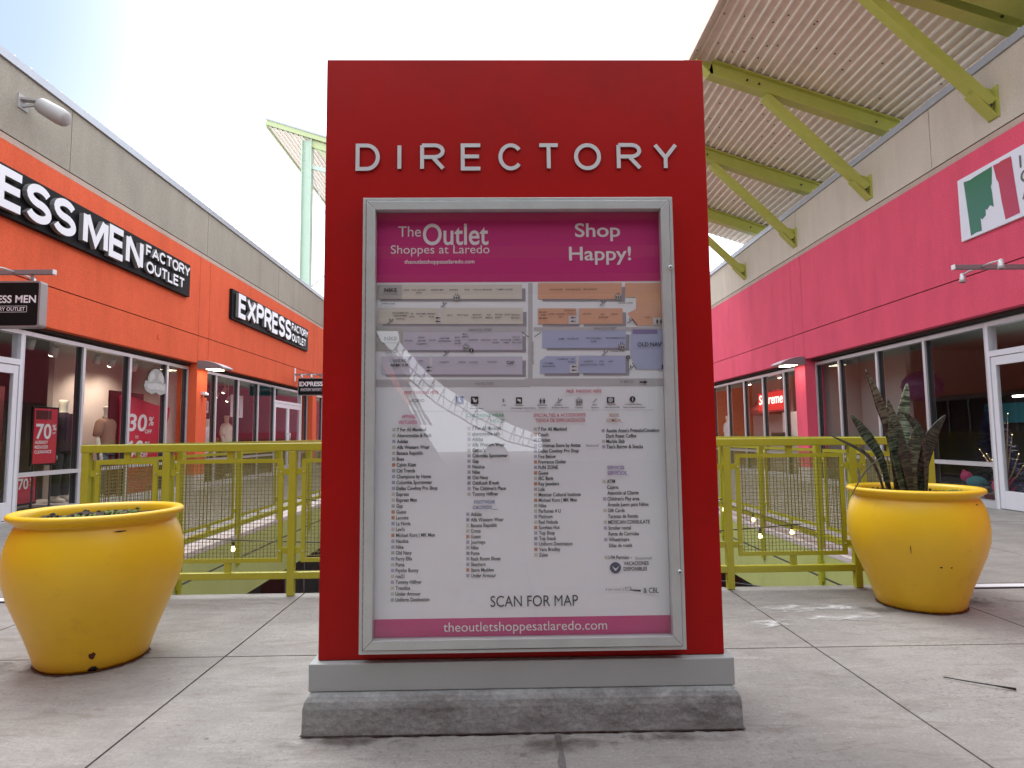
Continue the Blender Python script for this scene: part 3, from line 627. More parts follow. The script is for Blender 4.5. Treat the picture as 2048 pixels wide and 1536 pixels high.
RECTS=[
(1,'road',[(-0.4981,1.5151),(0.1021,1.5107),(0.1025,1.5391),(-0.4983,1.5433)]),
(1,'road',[(-0.4995,1.2984),(0.1144,1.293),(0.1148,1.321),(-0.4997,1.3262)]),
(1,'road',[(0.0946,1.2962),(0.6516,1.2914),(0.6525,1.321),(0.095,1.3258)]),
(1,'road',[(0.1074,1.3257),(0.1244,1.3256),(0.1294,1.7105),(0.1121,1.7106)]),
(1,'road',[(0.1316,1.5152),(0.6583,1.5113),(0.6588,1.5272),(0.1318,1.531)]),
(1,'shadow',[(-0.4789,1.6395),(0.1005,1.6357),(0.1006,1.6453),(-0.4789,1.649)]),
(1,'shadow',[(0.0865,1.6454),(0.1006,1.6453),(0.1011,1.6883),(0.087,1.6884)]),
(2,'beige',[(-0.4976,1.6491),(0.0865,1.6454),(0.0872,1.7043),(-0.4981,1.7079)]),
(1,'shadow',[(-0.4688,1.5384),(0.1034,1.5343),(0.1035,1.5438),(-0.4689,1.5479)]),
(1,'shadow',[(0.0894,1.5439),(0.1035,1.5438),(0.1041,1.5929),(0.09,1.593)]),
(2,'beige',[(-0.4875,1.548),(0.0894,1.5439),(0.0902,1.6088),(-0.488,1.6127)]),
(1,'shadow',[(-0.3691,1.4335),(0.0996,1.4299),(0.0997,1.4393),(-0.3692,1.4429)]),
(1,'shadow',[(0.0857,1.4394),(0.0997,1.4393),(0.1004,1.4949),(0.0863,1.495)]),
(2,'lilac',[(-0.3878,1.4431),(0.0857,1.4394),(0.0865,1.5108),(-0.3881,1.5142)]),
(1,'shadow',[(-0.4536,1.3367),(0.0984,1.332),(0.0986,1.3414),(-0.4536,1.346)]),
(1,'shadow',[(0.0846,1.3415),(0.0986,1.3414),(0.0992,1.3976),(0.0852,1.3977)]),
(2,'lilac',[(-0.4721,1.3462),(0.0846,1.3415),(0.0854,1.4133),(-0.4726,1.4178)]),
(3,'greybox',[(-0.4961,1.6497),(-0.3927,1.6491),(-0.3929,1.7063),(-0.4965,1.7069)]),
(3,'greybox',[(-0.496,1.443),(-0.3878,1.4421),(-0.3881,1.5253),(-0.4966,1.526)]),
(3,'palebox',[(-0.2483,1.5479),(-0.2368,1.5478),(-0.2368,1.6094),(-0.2483,1.6095)]),
(3,'palebox',[(-0.2815,1.3461),(-0.271,1.346),(-0.271,1.4193),(-0.2815,1.4194)]),
(1,'shadow',[(0.1692,1.6353),(0.501,1.6331),(0.5013,1.6427),(0.1693,1.6448)]),
(1,'shadow',[(0.4871,1.6428),(0.5013,1.6427),(0.5025,1.6922),(0.4883,1.6923)]),
(2,'peach',[(0.1505,1.645),(0.4871,1.6428),(0.4887,1.7083),(0.1514,1.7103)]),
(1,'shadow',[(0.1678,1.5339),(0.3149,1.5328),(0.3151,1.5423),(0.1679,1.5433)]),
(1,'shadow',[(0.301,1.5424),(0.3151,1.5423),(0.316,1.5898),(0.3019,1.5899)]),
(2,'peach',[(0.1491,1.5435),(0.301,1.5424),(0.3022,1.6058),(0.15,1.6068)]),
(1,'shadow',[(0.3322,1.5333),(0.5023,1.5321),(0.5025,1.5416),(0.3324,1.5428)]),
(1,'shadow',[(0.4884,1.5417),(0.5025,1.5416),(0.5037,1.5886),(0.4895,1.5887)]),
(2,'peach',[(0.3135,1.5429),(0.4884,1.5417),(0.4899,1.6046),(0.3147,1.6057)]),
(2,'peach',[(0.5015,1.6507),(0.5456,1.6504),(0.5443,1.601),(0.5093,1.5853),(0.5457,1.535),(0.6527,1.5342),(0.6532,1.7073),(0.5029,1.7082)]),
(1,'shadow',[(0.1836,1.4377),(0.5133,1.4351),(0.5135,1.4445),(0.1837,1.4471)]),
(1,'shadow',[(0.4994,1.4446),(0.5135,1.4445),(0.5149,1.4982),(0.5008,1.4983)]),
(2,'periw',[(0.165,1.4472),(0.4994,1.4446),(0.5012,1.5141),(0.166,1.5165)]),
(1,'shadow',[(0.3267,1.3354),(0.5091,1.3338),(0.5094,1.3432),(0.3269,1.3447)]),
(1,'shadow',[(0.4953,1.3433),(0.5094,1.3432),(0.5108,1.3974),(0.4967,1.3975)]),
(2,'periw',[(0.3082,1.3449),(0.4953,1.3433),(0.4971,1.4132),(0.3095,1.4147)]),
(1,'shadow',[(0.1727,1.3354),(0.3111,1.3342),(0.3113,1.3436),(0.1729,1.3448)]),
(1,'shadow',[(0.2973,1.3437),(0.3113,1.3436),(0.312,1.3786),(0.298,1.3787)]),
(2,'periw',[(0.1542,1.3449),(0.2989,1.3437),(0.3002,1.4132),(0.1801,1.4142),(0.1549,1.3956)]),
(2,'periw',[(0.5441,1.3579),(0.6552,1.357),(0.6553,1.5177),(0.528,1.5186),(0.5179,1.4934),(0.5159,1.4131)]),
(3,'purpbox',[(0.5276,1.5022),(0.6265,1.5014),(0.627,1.5179),(0.528,1.5186)]),
(3,'palebox',[(0.2712,1.5426),(0.3026,1.5424),(0.3032,1.5756),(0.2718,1.5759)]),
(3,'palebox',[(0.3026,1.5424),(0.3129,1.5423),(0.3141,1.6057),(0.3037,1.6058)]),
(3,'palebox',[(0.2724,1.3461),(0.3067,1.3458),(0.3073,1.3787),(0.273,1.379)]),
(3,'palebox',[(0.2989,1.3459),(0.3073,1.3458),(0.3086,1.4163),(0.3002,1.4163)]),
(3,'palebox',[(0.6103,1.537),(0.6528,1.5367),(0.6536,1.5653),(0.6111,1.5656)]),
(4,'black',[(-0.252,1.5692),(-0.239,1.5691),(-0.239,1.572),(-0.252,1.5721)]),
(4,'black',[(-0.2608,1.5707),(-0.2514,1.5665),(-0.2514,1.5747)]),
(4,'black',[(-0.2521,1.555),(-0.239,1.5549),(-0.239,1.5578),(-0.2521,1.5578)]),
(4,'black',[(-0.2608,1.5565),(-0.2514,1.5523),(-0.2514,1.5605)]),
(4,'black',[(-0.287,1.3718),(-0.2741,1.3717),(-0.2741,1.3746),(-0.287,1.3747)]),
(4,'black',[(-0.2957,1.3733),(-0.2864,1.3692),(-0.2864,1.3773)]),
(4,'black',[(-0.287,1.3581),(-0.274,1.358),(-0.2741,1.3609),(-0.287,1.361)]),
(4,'black',[(-0.2957,1.3596),(-0.2864,1.3555),(-0.2864,1.3636)]),
(4,'black',[(0.2876,1.5664),(0.3002,1.5663),(0.3002,1.5692),(0.2877,1.5693)]),
(4,'black',[(0.2789,1.5679),(0.2882,1.5637),(0.2884,1.5719)]),
(4,'black',[(0.2874,1.5521),(0.2999,1.552),(0.3,1.5549),(0.2874,1.555)]),
(4,'black',[(0.2786,1.5536),(0.288,1.5494),(0.2881,1.5577)]),
(4,'black',[(0.2878,1.3696),(0.3003,1.3695),(0.3003,1.3723),(0.2879,1.3724)]),
(4,'black',[(0.2791,1.3711),(0.2884,1.3669),(0.2885,1.3751)]),
(4,'black',[(0.2876,1.3555),(0.3,1.3554),(0.3001,1.3583),(0.2876,1.3584)]),
(4,'black',[(0.2789,1.357),(0.2881,1.3529),(0.2883,1.361)]),
(4,'black',[(0.5499,1.3045),(0.5686,1.3043),(0.5688,1.3098),(0.55,1.31)]),
(4,'black',[(0.5827,1.3069),(0.5679,1.3139),(0.5676,1.3002)]),
(2,'blue',[(-0.1791,1.2278),(-0.1492,1.2275),(-0.1491,1.2562),(-0.1791,1.2565)]),
(2,'black',[(-0.12,1.2269),(-0.0906,1.2266),(-0.0905,1.2554),(-0.1198,1.2557)]),
(2,'black',[(0.0579,1.2262),(0.082,1.226),(0.0823,1.251),(0.0582,1.2513)]),
(3,'white2',[(-0.1143,1.2503),(-0.1082,1.2333),(-0.0974,1.2332),(-0.0952,1.2471),(-0.102,1.2403),(-0.1066,1.2497)]),
(3,'white2',[(0.0634,1.2456),(0.0633,1.2388),(0.0771,1.23),(0.0773,1.2424)]),
(3,'white2',[(-0.1683,1.2524),(-0.1699,1.241),(-0.1637,1.2338),(-0.1545,1.2322),(-0.1606,1.2409),(-0.1643,1.2523)]),
(4,'black',[(0.1526,1.2253),(0.1569,1.2253),(0.1592,1.2379),(0.1567,1.242),(0.1532,1.242),(0.1506,1.238)]),
(4,'black',[(0.1531,1.2426),(0.1568,1.2426),(0.1569,1.2457),(0.1532,1.2457)]),
(4,'black',[(0.1668,1.2252),(0.1711,1.2251),(0.1735,1.2378),(0.1709,1.2419),(0.1675,1.2419),(0.1648,1.2379)]),
(4,'black',[(0.1674,1.2425),(0.1711,1.2425),(0.1711,1.2456),(0.1674,1.2456)]),
(4,'black',[(0.1612,1.2252),(0.1625,1.2252),(0.1628,1.2457),(0.1615,1.2457)]),
(4,'black',[(0.6247,1.5407),(0.6288,1.5407),(0.6312,1.5527),(0.6289,1.5569),(0.6256,1.5569),(0.623,1.5528)]),
(4,'black',[(0.6254,1.5575),(0.6291,1.5575),(0.6292,1.5607),(0.6255,1.5607)]),
(4,'black',[(0.6398,1.5406),(0.6439,1.5406),(0.6463,1.5526),(0.644,1.5568),(0.6407,1.5568),(0.6381,1.5527)]),
(4,'black',[(0.6405,1.5574),(0.6443,1.5574),(0.6444,1.5606),(0.6406,1.5606)]),
(4,'black',[(0.6337,1.5407),(0.6346,1.5407),(0.6352,1.5607),(0.6343,1.5607)]),
(4,'black',[(0.2151,1.2263),(0.2229,1.2256),(0.2408,1.2397),(0.2408,1.2422),(0.2359,1.2422),(0.2195,1.23)]),
(5,'palebox',[(0.2176,1.2275),(0.2223,1.2271),(0.2383,1.2403),(0.2358,1.2403)]),
(5,'black',[(0.2246,1.2349),(0.2283,1.2373),(0.2279,1.2457),(0.2254,1.2457)]),
(4,'black',[(-0.2396,1.6158),(-0.2318,1.6151),(-0.214,1.6295),(-0.214,1.6321),(-0.219,1.6321),(-0.2352,1.6195)]),
(5,'palebox',[(-0.2371,1.617),(-0.2324,1.6167),(-0.2165,1.6302),(-0.219,1.6302)]),
(5,'black',[(-0.2302,1.6246),(-0.2264,1.6271),(-0.2271,1.6356),(-0.2296,1.6357)]),
(4,'black',[(-0.2307,1.4187),(-0.223,1.418),(-0.2053,1.4322),(-0.2053,1.4348),(-0.2102,1.4348),(-0.2264,1.4224)]),
(5,'palebox',[(-0.2282,1.4199),(-0.2236,1.4196),(-0.2077,1.4329),(-0.2102,1.4329)]),
(5,'black',[(-0.2214,1.4274),(-0.2177,1.4298),(-0.2183,1.4383),(-0.2208,1.4383)]),
(4,'black',[(0.3961,1.617),(0.4039,1.6163),(0.4222,1.6308),(0.4223,1.6333),(0.4172,1.6334),(0.4006,1.6207)]),
(5,'palebox',[(0.3986,1.6182),(0.4033,1.6179),(0.4197,1.6314),(0.4172,1.6315)]),
(5,'black',[(0.4057,1.6258),(0.4095,1.6283),(0.4091,1.6369),(0.4066,1.6369)]),
(4,'black',[(0.4002,1.4155),(0.408,1.4149),(0.4261,1.4292),(0.4262,1.4317),(0.4212,1.4317),(0.4046,1.4193)]),
(5,'palebox',[(0.4027,1.4168),(0.4074,1.4164),(0.4236,1.4298),(0.4211,1.4298)]),
(5,'black',[(0.4097,1.4243),(0.4135,1.4268),(0.4131,1.4352),(0.4106,1.4353)]),
(4,'black',[(0.5051,1.5447),(0.5129,1.5441),(0.5312,1.5585),(0.5313,1.5611),(0.5263,1.5611),(0.5096,1.5485)]),
(5,'palebox',[(0.5076,1.546),(0.5124,1.5456),(0.5287,1.5592),(0.5262,1.5592)]),
(5,'black',[(0.5148,1.5536),(0.5186,1.5561),(0.5182,1.5646),(0.5157,1.5647)]),
(4,'black',[(0.5034,1.3558),(0.5112,1.3551),(0.5294,1.3693),(0.5295,1.3718),(0.5245,1.3719),(0.5079,1.3595)]),
(5,'palebox',[(0.506,1.357),(0.5107,1.3566),(0.5269,1.37),(0.5244,1.37)]),
(5,'black',[(0.513,1.3645),(0.5169,1.3669),(0.5164,1.3754),(0.5139,1.3754)]),
(4,'black',[(-0.4512,1.5499),(-0.4435,1.5493),(-0.4259,1.5636),(-0.4259,1.5661),(-0.4308,1.5662),(-0.4469,1.5537)]),
(5,'palebox',[(-0.4488,1.5512),(-0.4441,1.5508),(-0.4283,1.5643),(-0.4308,1.5643)]),
(5,'black',[(-0.442,1.5587),(-0.4383,1.5612),(-0.4389,1.5697),(-0.4414,1.5697)]),
(3,'black',[(0.2951,1.2234),(0.3205,1.2231),(0.3209,1.2411),(0.2954,1.2413)]),
(4,'palebox',[(0.2966,1.2234),(0.319,1.2231),(0.3193,1.2396),(0.2969,1.2398)]),
(5,'black',[(0.2988,1.2252),(0.3026,1.2252),(0.3028,1.2363),(0.299,1.2364)]),
(5,'black',[(0.306,1.2251),(0.3097,1.2251),(0.3099,1.2363),(0.3062,1.2363)]),
(5,'black',[(0.3131,1.2251),(0.3168,1.225),(0.317,1.2362),(0.3133,1.2362)]),
(4,'black',[(0.3029,1.2434),(0.3054,1.2434),(0.3055,1.249),(0.303,1.249)]),
(4,'black',[(0.3103,1.2434),(0.3128,1.2434),(0.3129,1.2489),(0.3105,1.249)]),
(3,'black',[(-0.1874,1.6421),(-0.1618,1.6419),(-0.1617,1.6603),(-0.1874,1.6605)]),
(4,'palebox',[(-0.1858,1.642),(-0.1633,1.6419),(-0.1633,1.6587),(-0.1858,1.6589)]),
(5,'black',[(-0.1836,1.6439),(-0.1799,1.6439),(-0.1799,1.6553),(-0.1836,1.6554)]),
(5,'black',[(-0.1765,1.6439),(-0.1727,1.6439),(-0.1727,1.6553),(-0.1764,1.6553)]),
(5,'black',[(-0.1693,1.6438),(-0.1655,1.6438),(-0.1655,1.6553),(-0.1692,1.6553)]),
(4,'black',[(-0.1798,1.6627),(-0.1773,1.6626),(-0.1773,1.6684),(-0.1798,1.6684)]),
(4,'black',[(-0.1723,1.6626),(-0.1698,1.6626),(-0.1698,1.6683),(-0.1723,1.6683)]),
(3,'black',[(-0.1506,1.4409),(-0.1252,1.4407),(-0.1251,1.4589),(-0.1506,1.4591)]),
(4,'palebox',[(-0.1491,1.4409),(-0.1267,1.4407),(-0.1266,1.4573),(-0.149,1.4575)]),
(5,'black',[(-0.1469,1.4428),(-0.1432,1.4427),(-0.1431,1.454),(-0.1469,1.454)]),
(5,'black',[(-0.1398,1.4427),(-0.136,1.4427),(-0.136,1.454),(-0.1397,1.454)]),
(5,'black',[(-0.1326,1.4426),(-0.1289,1.4426),(-0.1288,1.4539),(-0.1326,1.4539)]),
(4,'black',[(-0.1431,1.4612),(-0.1406,1.4612),(-0.1406,1.4669),(-0.1431,1.4669)]),
(4,'black',[(-0.1356,1.4612),(-0.1332,1.4611),(-0.1331,1.4668),(-0.1356,1.4668)]),
(3,'black',[(0.4602,1.6411),(0.4861,1.6409),(0.4865,1.6594),(0.4607,1.6596)]),
(4,'palebox',[(0.4618,1.6411),(0.4845,1.6409),(0.4849,1.6578),(0.4622,1.658)]),
(5,'black',[(0.4641,1.643),(0.4679,1.6429),(0.4681,1.6544),(0.4643,1.6544)]),
(5,'black',[(0.4713,1.6429),(0.4751,1.6429),(0.4754,1.6544),(0.4716,1.6544)]),
(5,'black',[(0.4786,1.6429),(0.4824,1.6428),(0.4826,1.6543),(0.4788,1.6543)]),
(4,'black',[(0.4683,1.6618),(0.4708,1.6617),(0.471,1.6675),(0.4684,1.6675)]),
(4,'black',[(0.4759,1.6617),(0.4784,1.6617),(0.4785,1.6674),(0.476,1.6675)]),
(3,'black',[(0.4686,1.4402),(0.4943,1.44),(0.4948,1.4582),(0.4691,1.4584)]),
(4,'palebox',[(0.4702,1.4401),(0.4927,1.44),(0.4932,1.4567),(0.4706,1.4568)]),
(5,'black',[(0.4724,1.442),(0.4762,1.442),(0.4765,1.4533),(0.4727,1.4534)]),
(5,'black',[(0.4796,1.442),(0.4834,1.4419),(0.4837,1.4533),(0.4799,1.4533)]),
(5,'black',[(0.4868,1.4419),(0.4906,1.4419),(0.4909,1.4532),(0.4871,1.4532)]),
(4,'black',[(0.4766,1.4606),(0.4791,1.4605),(0.4793,1.4662),(0.4768,1.4662)]),
(4,'black',[(0.4842,1.4605),(0.4867,1.4605),(0.4868,1.4662),(0.4843,1.4662)]),
(3,'grey',[(0.3609,1.2274),(0.3634,1.2265),(0.3786,1.2421),(0.3762,1.2434)]),
(3,'black',[(0.4178,1.2263),(0.4473,1.226),(0.4478,1.2483),(0.4183,1.2486)]),
(4,'palebox',[(0.442,1.2372),(0.4413,1.2408),(0.4394,1.2438),(0.4364,1.2459),(0.4328,1.2466),(0.4293,1.2459),(0.4262,1.2439),(0.4241,1.2409),(0.4233,1.2374),(0.4239,1.2338),(0.4259,1.2308),(0.4289,1.2287),(0.4324,1.228),(0.436,1.2287),(0.4391,1.2307),(0.4412,1.2337)]),
(5,'black',[(0.4288,1.2317),(0.4306,1.2317),(0.4309,1.2429),(0.429,1.2429)]),
(5,'black',[(0.434,1.2317),(0.4359,1.2317),(0.4362,1.2429),(0.4343,1.2429)]),
(3,'black',[(0.5319,1.2392),(0.5311,1.2437),(0.5287,1.2476),(0.5249,1.2502),(0.5204,1.2511),(0.5159,1.2502),(0.5119,1.2477),(0.5093,1.2439),(0.5083,1.2394),(0.5091,1.2349),(0.5115,1.231),(0.5153,1.2284),(0.5198,1.2275),(0.5243,1.2284),(0.5282,1.2309),(0.5309,1.2347)]),
(4,'palebox',[(0.5184,1.2322),(0.5215,1.2322),(0.5218,1.2464),(0.5187,1.2464)]),
(3,'black',[(-0.1084,1.439),(-0.109,1.4424),(-0.1109,1.4452),(-0.1137,1.4472),(-0.1171,1.4478),(-0.1204,1.4472),(-0.1232,1.4453),(-0.1251,1.4425),(-0.1258,1.4391),(-0.1251,1.4358),(-0.1233,1.4329),(-0.1205,1.431),(-0.1171,1.4303),(-0.1138,1.4309),(-0.111,1.4328),(-0.1091,1.4357)]),
(4,'palebox',[(-0.1187,1.4338),(-0.1156,1.4338),(-0.1155,1.4443),(-0.1186,1.4444)]),
(3,'black',[(0.5147,1.4062),(0.5142,1.4094),(0.5124,1.4122),(0.5097,1.414),(0.5065,1.4147),(0.5033,1.4141),(0.5005,1.4123),(0.4986,1.4095),(0.4978,1.4063),(0.4984,1.403),(0.5002,1.4003),(0.5029,1.3984),(0.5061,1.3977),(0.5093,1.3984),(0.5121,1.4002),(0.514,1.4029)]),
(4,'palebox',[(0.5046,1.4011),(0.5077,1.4011),(0.508,1.4113),(0.5049,1.4113)]),
(2,'navydisc',[(0.4586,0.5858),(0.458,0.5914),(0.456,0.5965),(0.4526,0.601),(0.4481,0.6045),(0.4429,0.6067),(0.4372,0.6075),(0.4315,0.6069),(0.4262,0.6048),(0.4216,0.6014),(0.418,0.5971),(0.4157,0.5919),(0.4148,0.5864),(0.4155,0.5809),(0.4175,0.5757),(0.4209,0.5712),(0.4253,0.5677),(0.4306,0.5655),(0.4362,0.5647),(0.4419,0.5654),(0.4472,0.5674),(0.4518,0.5708),(0.4554,0.5752),(0.4577,0.5803)]),
(3,'white2',[(0.4232,0.5934),(0.435,0.5754),(0.438,0.5754),(0.4521,0.593),(0.4375,0.5822)]),
(4,'black',[(0.6389,1.3587),(0.6552,1.3586),(0.6558,1.3758),(0.6395,1.3759)]),
(5,'periw',[(0.646,1.3633),(0.6554,1.3633),(0.6556,1.3702),(0.6462,1.3702)]),
(4,'black',[(0.5243,1.5595),(0.5457,1.5356),(0.5477,1.5375),(0.5263,1.5614)]),
(4,'black',[(0.5214,1.3844),(0.5378,1.3561),(0.5398,1.358),(0.5233,1.3863)]),
(4,'black',[(0.1338,1.4931),(0.1356,1.4912),(0.1615,1.5083),(0.1596,1.5102)]),
(4,'black',[(0.0834,1.5098),(0.1112,1.4898),(0.1131,1.4917),(0.0853,1.5117)]),
(2,'ink',[(0.4921,0.5038),(0.5329,0.5013),(0.5327,0.4938),(0.4882,0.5001)]),
(1,'line',[(0.0935,1.2002),(0.6051,1.1954),(0.6051,1.1966),(0.0935,1.2014)]),
(1,'line',[(-0.3453,1.1994),(0.1132,1.1951),(0.1132,1.1963),(-0.3453,1.2006)]),
]

# ================================================================== THE SETTING
# upper floor: concrete slabs with open joints, void in the middle
VX, VY0, VY1 = 2.93, 4.58, 40.
GLZ = {-1: -6.79, 1: 7.05}; WALL = {-1: -6.59, 1: 6.80}
fl = MB()
xs = [-6.75, -4.42, -2.93, -1.41, .198, 1.60, 2.93, 4.61, 7.05]
ys = [-40, -30, -20, -14.8, -11.76, -8.75, -5.74, -2.73, .28, 3.29, 4.58, 7.6, 10.6, 13.6, 16.6, 19.6, 22.6, 25.6, 28.6, 31.6, 34.6, 37.6, 40, 46, 56, 66, 76, 92]
g = .005
for i in range(len(xs)-1):
    for j in range(len(ys)-1):
        if abs((xs[i]+xs[i+1])/2) < VX and VY0 <= (ys[j]+ys[j+1])/2 <= VY1: continue
        fl.box(xs[i]+(g if i else 0), xs[i+1]-g, ys[j]+g, ys[j+1]-g, -.10, 0, 'floor')
for x0, x1, y0, y1 in ((-6.75, -VX, -40, 92), (VX, 7.05, -40, 92), (-VX, VX, -40, VY0), (-VX, VX, VY1, 92)):
    fl.box(x0, x1, y0, y1, -.30, -.010, 'joint')
struct(fl.build('upper_walkway_floor'))
# ragged crack running out from under the sign, and the pale water marks beside the planter
rnd = random.Random(3)
ck = MB(); L_, R_ = [], []
for i in range(26):
    y = 2.42 - i*.075; c = .198 + rnd.uniform(-.005, .005); w = rnd.uniform(.004, .010) * (1.5 if i < 5 else .8)
    L_.append((c-w, y, .004)); R_.append((c+w, y, .004))
for i in range(25): ck.poly([L_[i], L_[i+1], R_[i+1], R_[i]], 'joint')
struct(ck.build('floor_crack'))
def floor_mark_sheet(name, outline, m, z=.004, n=14):
    """thin ragged mark on the floor: fades out to the rim of the outline"""
    cx = sum(p[0] for p in outline)/len(outline); cy = sum(p[1] for p in outline)/len(outline); P = []; E = []; k = len(outline)
    for q in range(n+1):
        f = q/n
        for p in outline: P.append((cx+(p[0]-cx)*f, cy+(p[1]-cy)*f, z)); E.append(1-f)
    me = bpy.data.meshes.new(name); me.from_pydata(P, [], [(q*k+i, q*k+(i+1) % k, (q+1)*k+(i+1) % k, (q+1)*k+i) for q in range(n) for i in range(k)])
    a = me.attributes.new('edge', 'FLOAT', 'POINT'); a.data.foreach_set('value', E); me.materials.append(M[m])
    o = bpy.data.objects.new(name, me); COL.objects.link(o); return struct(o)
def oval(cx, cy, rx, ry, rot=0, n=28): return [(cx+rx*math.cos(6.2832*i/n)*math.cos(rot)-ry*math.sin(6.2832*i/n)*math.sin(rot), cy+rx*math.cos(6.2832*i/n)*math.sin(rot)+ry*math.sin(6.2832*i/n)*math.cos(rot)) for i in range(n)]
floor_mark_sheet('water_stain', oval(1.95, 4.00, .62, .16, .08), 'lime_scale'); floor_mark_sheet('water_stain', oval(2.05, 3.80, .50, .12, .05), 'lime_scale', .0045); floor_mark_sheet('water_stain', oval(1.55, 3.68, .25, .12, .3), 'lime_scale', .005)
floor_mark_sheet('damp_shade_stain', oval(3.05, 4.1, .42, .26, .1), 'damp_shade', .0055); floor_mark_sheet('damp_shade_stain', oval(2.45, 3.95, .34, .22, 0), 'damp_shade', .006)  # wet stains, with the planter's contact shade painted in
floor_mark_sheet('damp_shade_stain', oval(-.55, 2.37, .50, .07, .02), 'damp_shade', .0062); floor_mark_sheet('damp_shade_stain', oval(.62, 2.36, .40, .08, -.02), 'damp_shade', .0066); floor_mark_sheet('damp_shade_stain', oval(.2, 2.33, .42, .12, 0), 'damp_shade', .0045); floor_mark_sheet('damp_shade_stain', oval(-2.3, 3.2, .45, .24, .2), 'damp_shade', .005)  # stains with the contact shade of base and planter painted in
# metal expansion strips across the side walkways
st = MB()
for x0, x1 in ((-6.7, -3.2), (3.2, 6.95)):
    st.box(x0, x1, 4.44, 4.52, .001, .008, 'clip'); st.box(x0, x1, 4.415, 4.438, .001, .006, 'black')
struct(st.build('floor_expansion_strip'))
# slab edges and green fascias round the void
fa = MB()
for s in (-1, 1):
    fa.box(s*2.90, s*3.14, VY0, VY1, 0.004, .05, 'kerb')
    fa.box(s*2.90, s*2.96, VY0, VY1, -.20, .0, 'fascia'); fa.box(s*2.905, s*2.96, VY0, VY1, -.222, -.20, 'joint'); fa.box(s*2.90, s*2.96, VY0, VY1, -.65, -.222, 'fascia')
    fa.box(s*2.96, s*6.9, VY0, VY1, -.70, -.60, 'dark')
fa.box(-2.96, 2.96, VY0-.06, VY0, -.65, -.012, 'fascia'); fa.box(-2.96, 2.96, VY1, VY1+.06, -.65, -.012, 'fascia')
struct(fa.build('floor_edge_beam'))
lf = MB(); lf.box(-8, 8, -42, 60, -5.35, -5.2, 'shopfloor'); struct(lf.build('lower_walkway_floor'))
gr = MB(); gr.box(-220, 220, -220, 260, -5.6, -5.4, 'shopfloor'); struct(gr.build('ground'))

# ================================================================== THE TWO SHOP BUILDINGS
def bands(mb, s, zr, cuts, y0, y1, m, th=.14, gap=.014, back='groove'):
    """panels with open grooves at the given Y cuts; front on the wall plane"""
    x = WALL[s]; c = [y0]+[k for k in cuts if y0 < k < y1]+[y1]
    for a, b in zip(c[:-1], c[1:]): mb.box(x, x+s*th, a+(gap/2 if a != y0 else 0), b-(gap/2 if b != y1 else 0), zr[0], zr[1], m)
    mb.box(x+s*.016, x+s*(th-.01), y0+.01, y1-.01, zr[0]+.005, zr[1]-.005, back)
def glaze_bay(b, s, ya, yb, low=True, zt=2.66):
    """one window: frame on its near and far sides, head, sill, low rail; the pane is its child"""
    x = GLZ[s]; f = MB(); w = .030; d = .13
    def bx(y0, y1, z0, z1, m='frame', dd=0.): f.box(x-s*(.03+dd), x+s*(d-.03), y0, y1, z0, z1, m)
    bx(ya, ya+w, .0, zt); bx(yb-w, yb, .0, zt)
    f.box(x+s*.0, x+s*.08, ya+w, ya+w+.022, .1, zt-.06, 'gasket'); f.box(x+s*.0, x+s*.08, yb-w-.022, yb-w, .1, zt-.06, 'gasket')
    bx(ya+w, yb-w, zt-.06, zt); bx(ya+w, yb-w, .0, .10)
    if low: bx(ya+w, yb-w, .585, .645)
    fr = f.build('window', b)
    p = MB(); p.poly([(x+s*.02, ya+w, .1), (x+s*.02, yb-w, .1), (x+s*.02, yb-w, zt-.06), (x+s*.02, ya+w, zt-.06)], 'winglass'); p.build('pane', fr)
    return fr
def door_bay(b, s, ya, yb, zt=2.66, leaves=2):
    x = GLZ[s]; f = MB(); w = .05
    def bx(mb, y0, y1, z0, z1, m='doorwhite', e=.03): mb.box(x-s*e, x+s*.10, y0, y1, z0, z1, m)
    bx(f, ya, ya+w, 0, zt); bx(f, yb-w, yb, 0, zt); bx(f, ya+w, yb-w, zt-.06, zt); bx(f, ya+w, yb-w, 2.16, 2.24)
    fr = f.build('door_frame', b)
    p = MB(); p.poly([(x+s*.02, ya+w, 2.24), (x+s*.02, yb-w, 2.24), (x+s*.02, yb-w, zt-.06), (x+s*.02, ya+w, zt-.06)], 'winglass'); p.build('transom_pane', fr)
    n = leaves; L = (yb-ya-2*w-.008)/n
    for i in range(n):
        a = ya+w+.004+i*L; c = a+L-.004; d = MB(); t = .085
        for y0, y1, z0, z1 in ((a, a+t, .012, 2.15), (c-t, c, .012, 2.15), (a+t, c-t, 2.03, 2.15), (a+t, c-t, .012, .26)): d.box(x-s*.02, x+s*.03, y0, y1, z0, z1, 'doorwhite')
        dd = d.build('door', b, bevel=.004)
        h = MB(); yh = c-t/2 if i == 0 else a+t/2
        h.tube([(x-s*.02, yh, .95), (x-s*.075, yh, .95), (x-s*.075, yh, 1.25), (x-s*.02, yh, 1.25)], .012, 'alu', 8); h.build('handle', dd)
        q = MB(); q.poly([(x, a+t, .26), (x, c-t, .26), (x, c-t, 2.03), (x, a+t, 2.03)], 'winglass'); q.build('pane', dd)
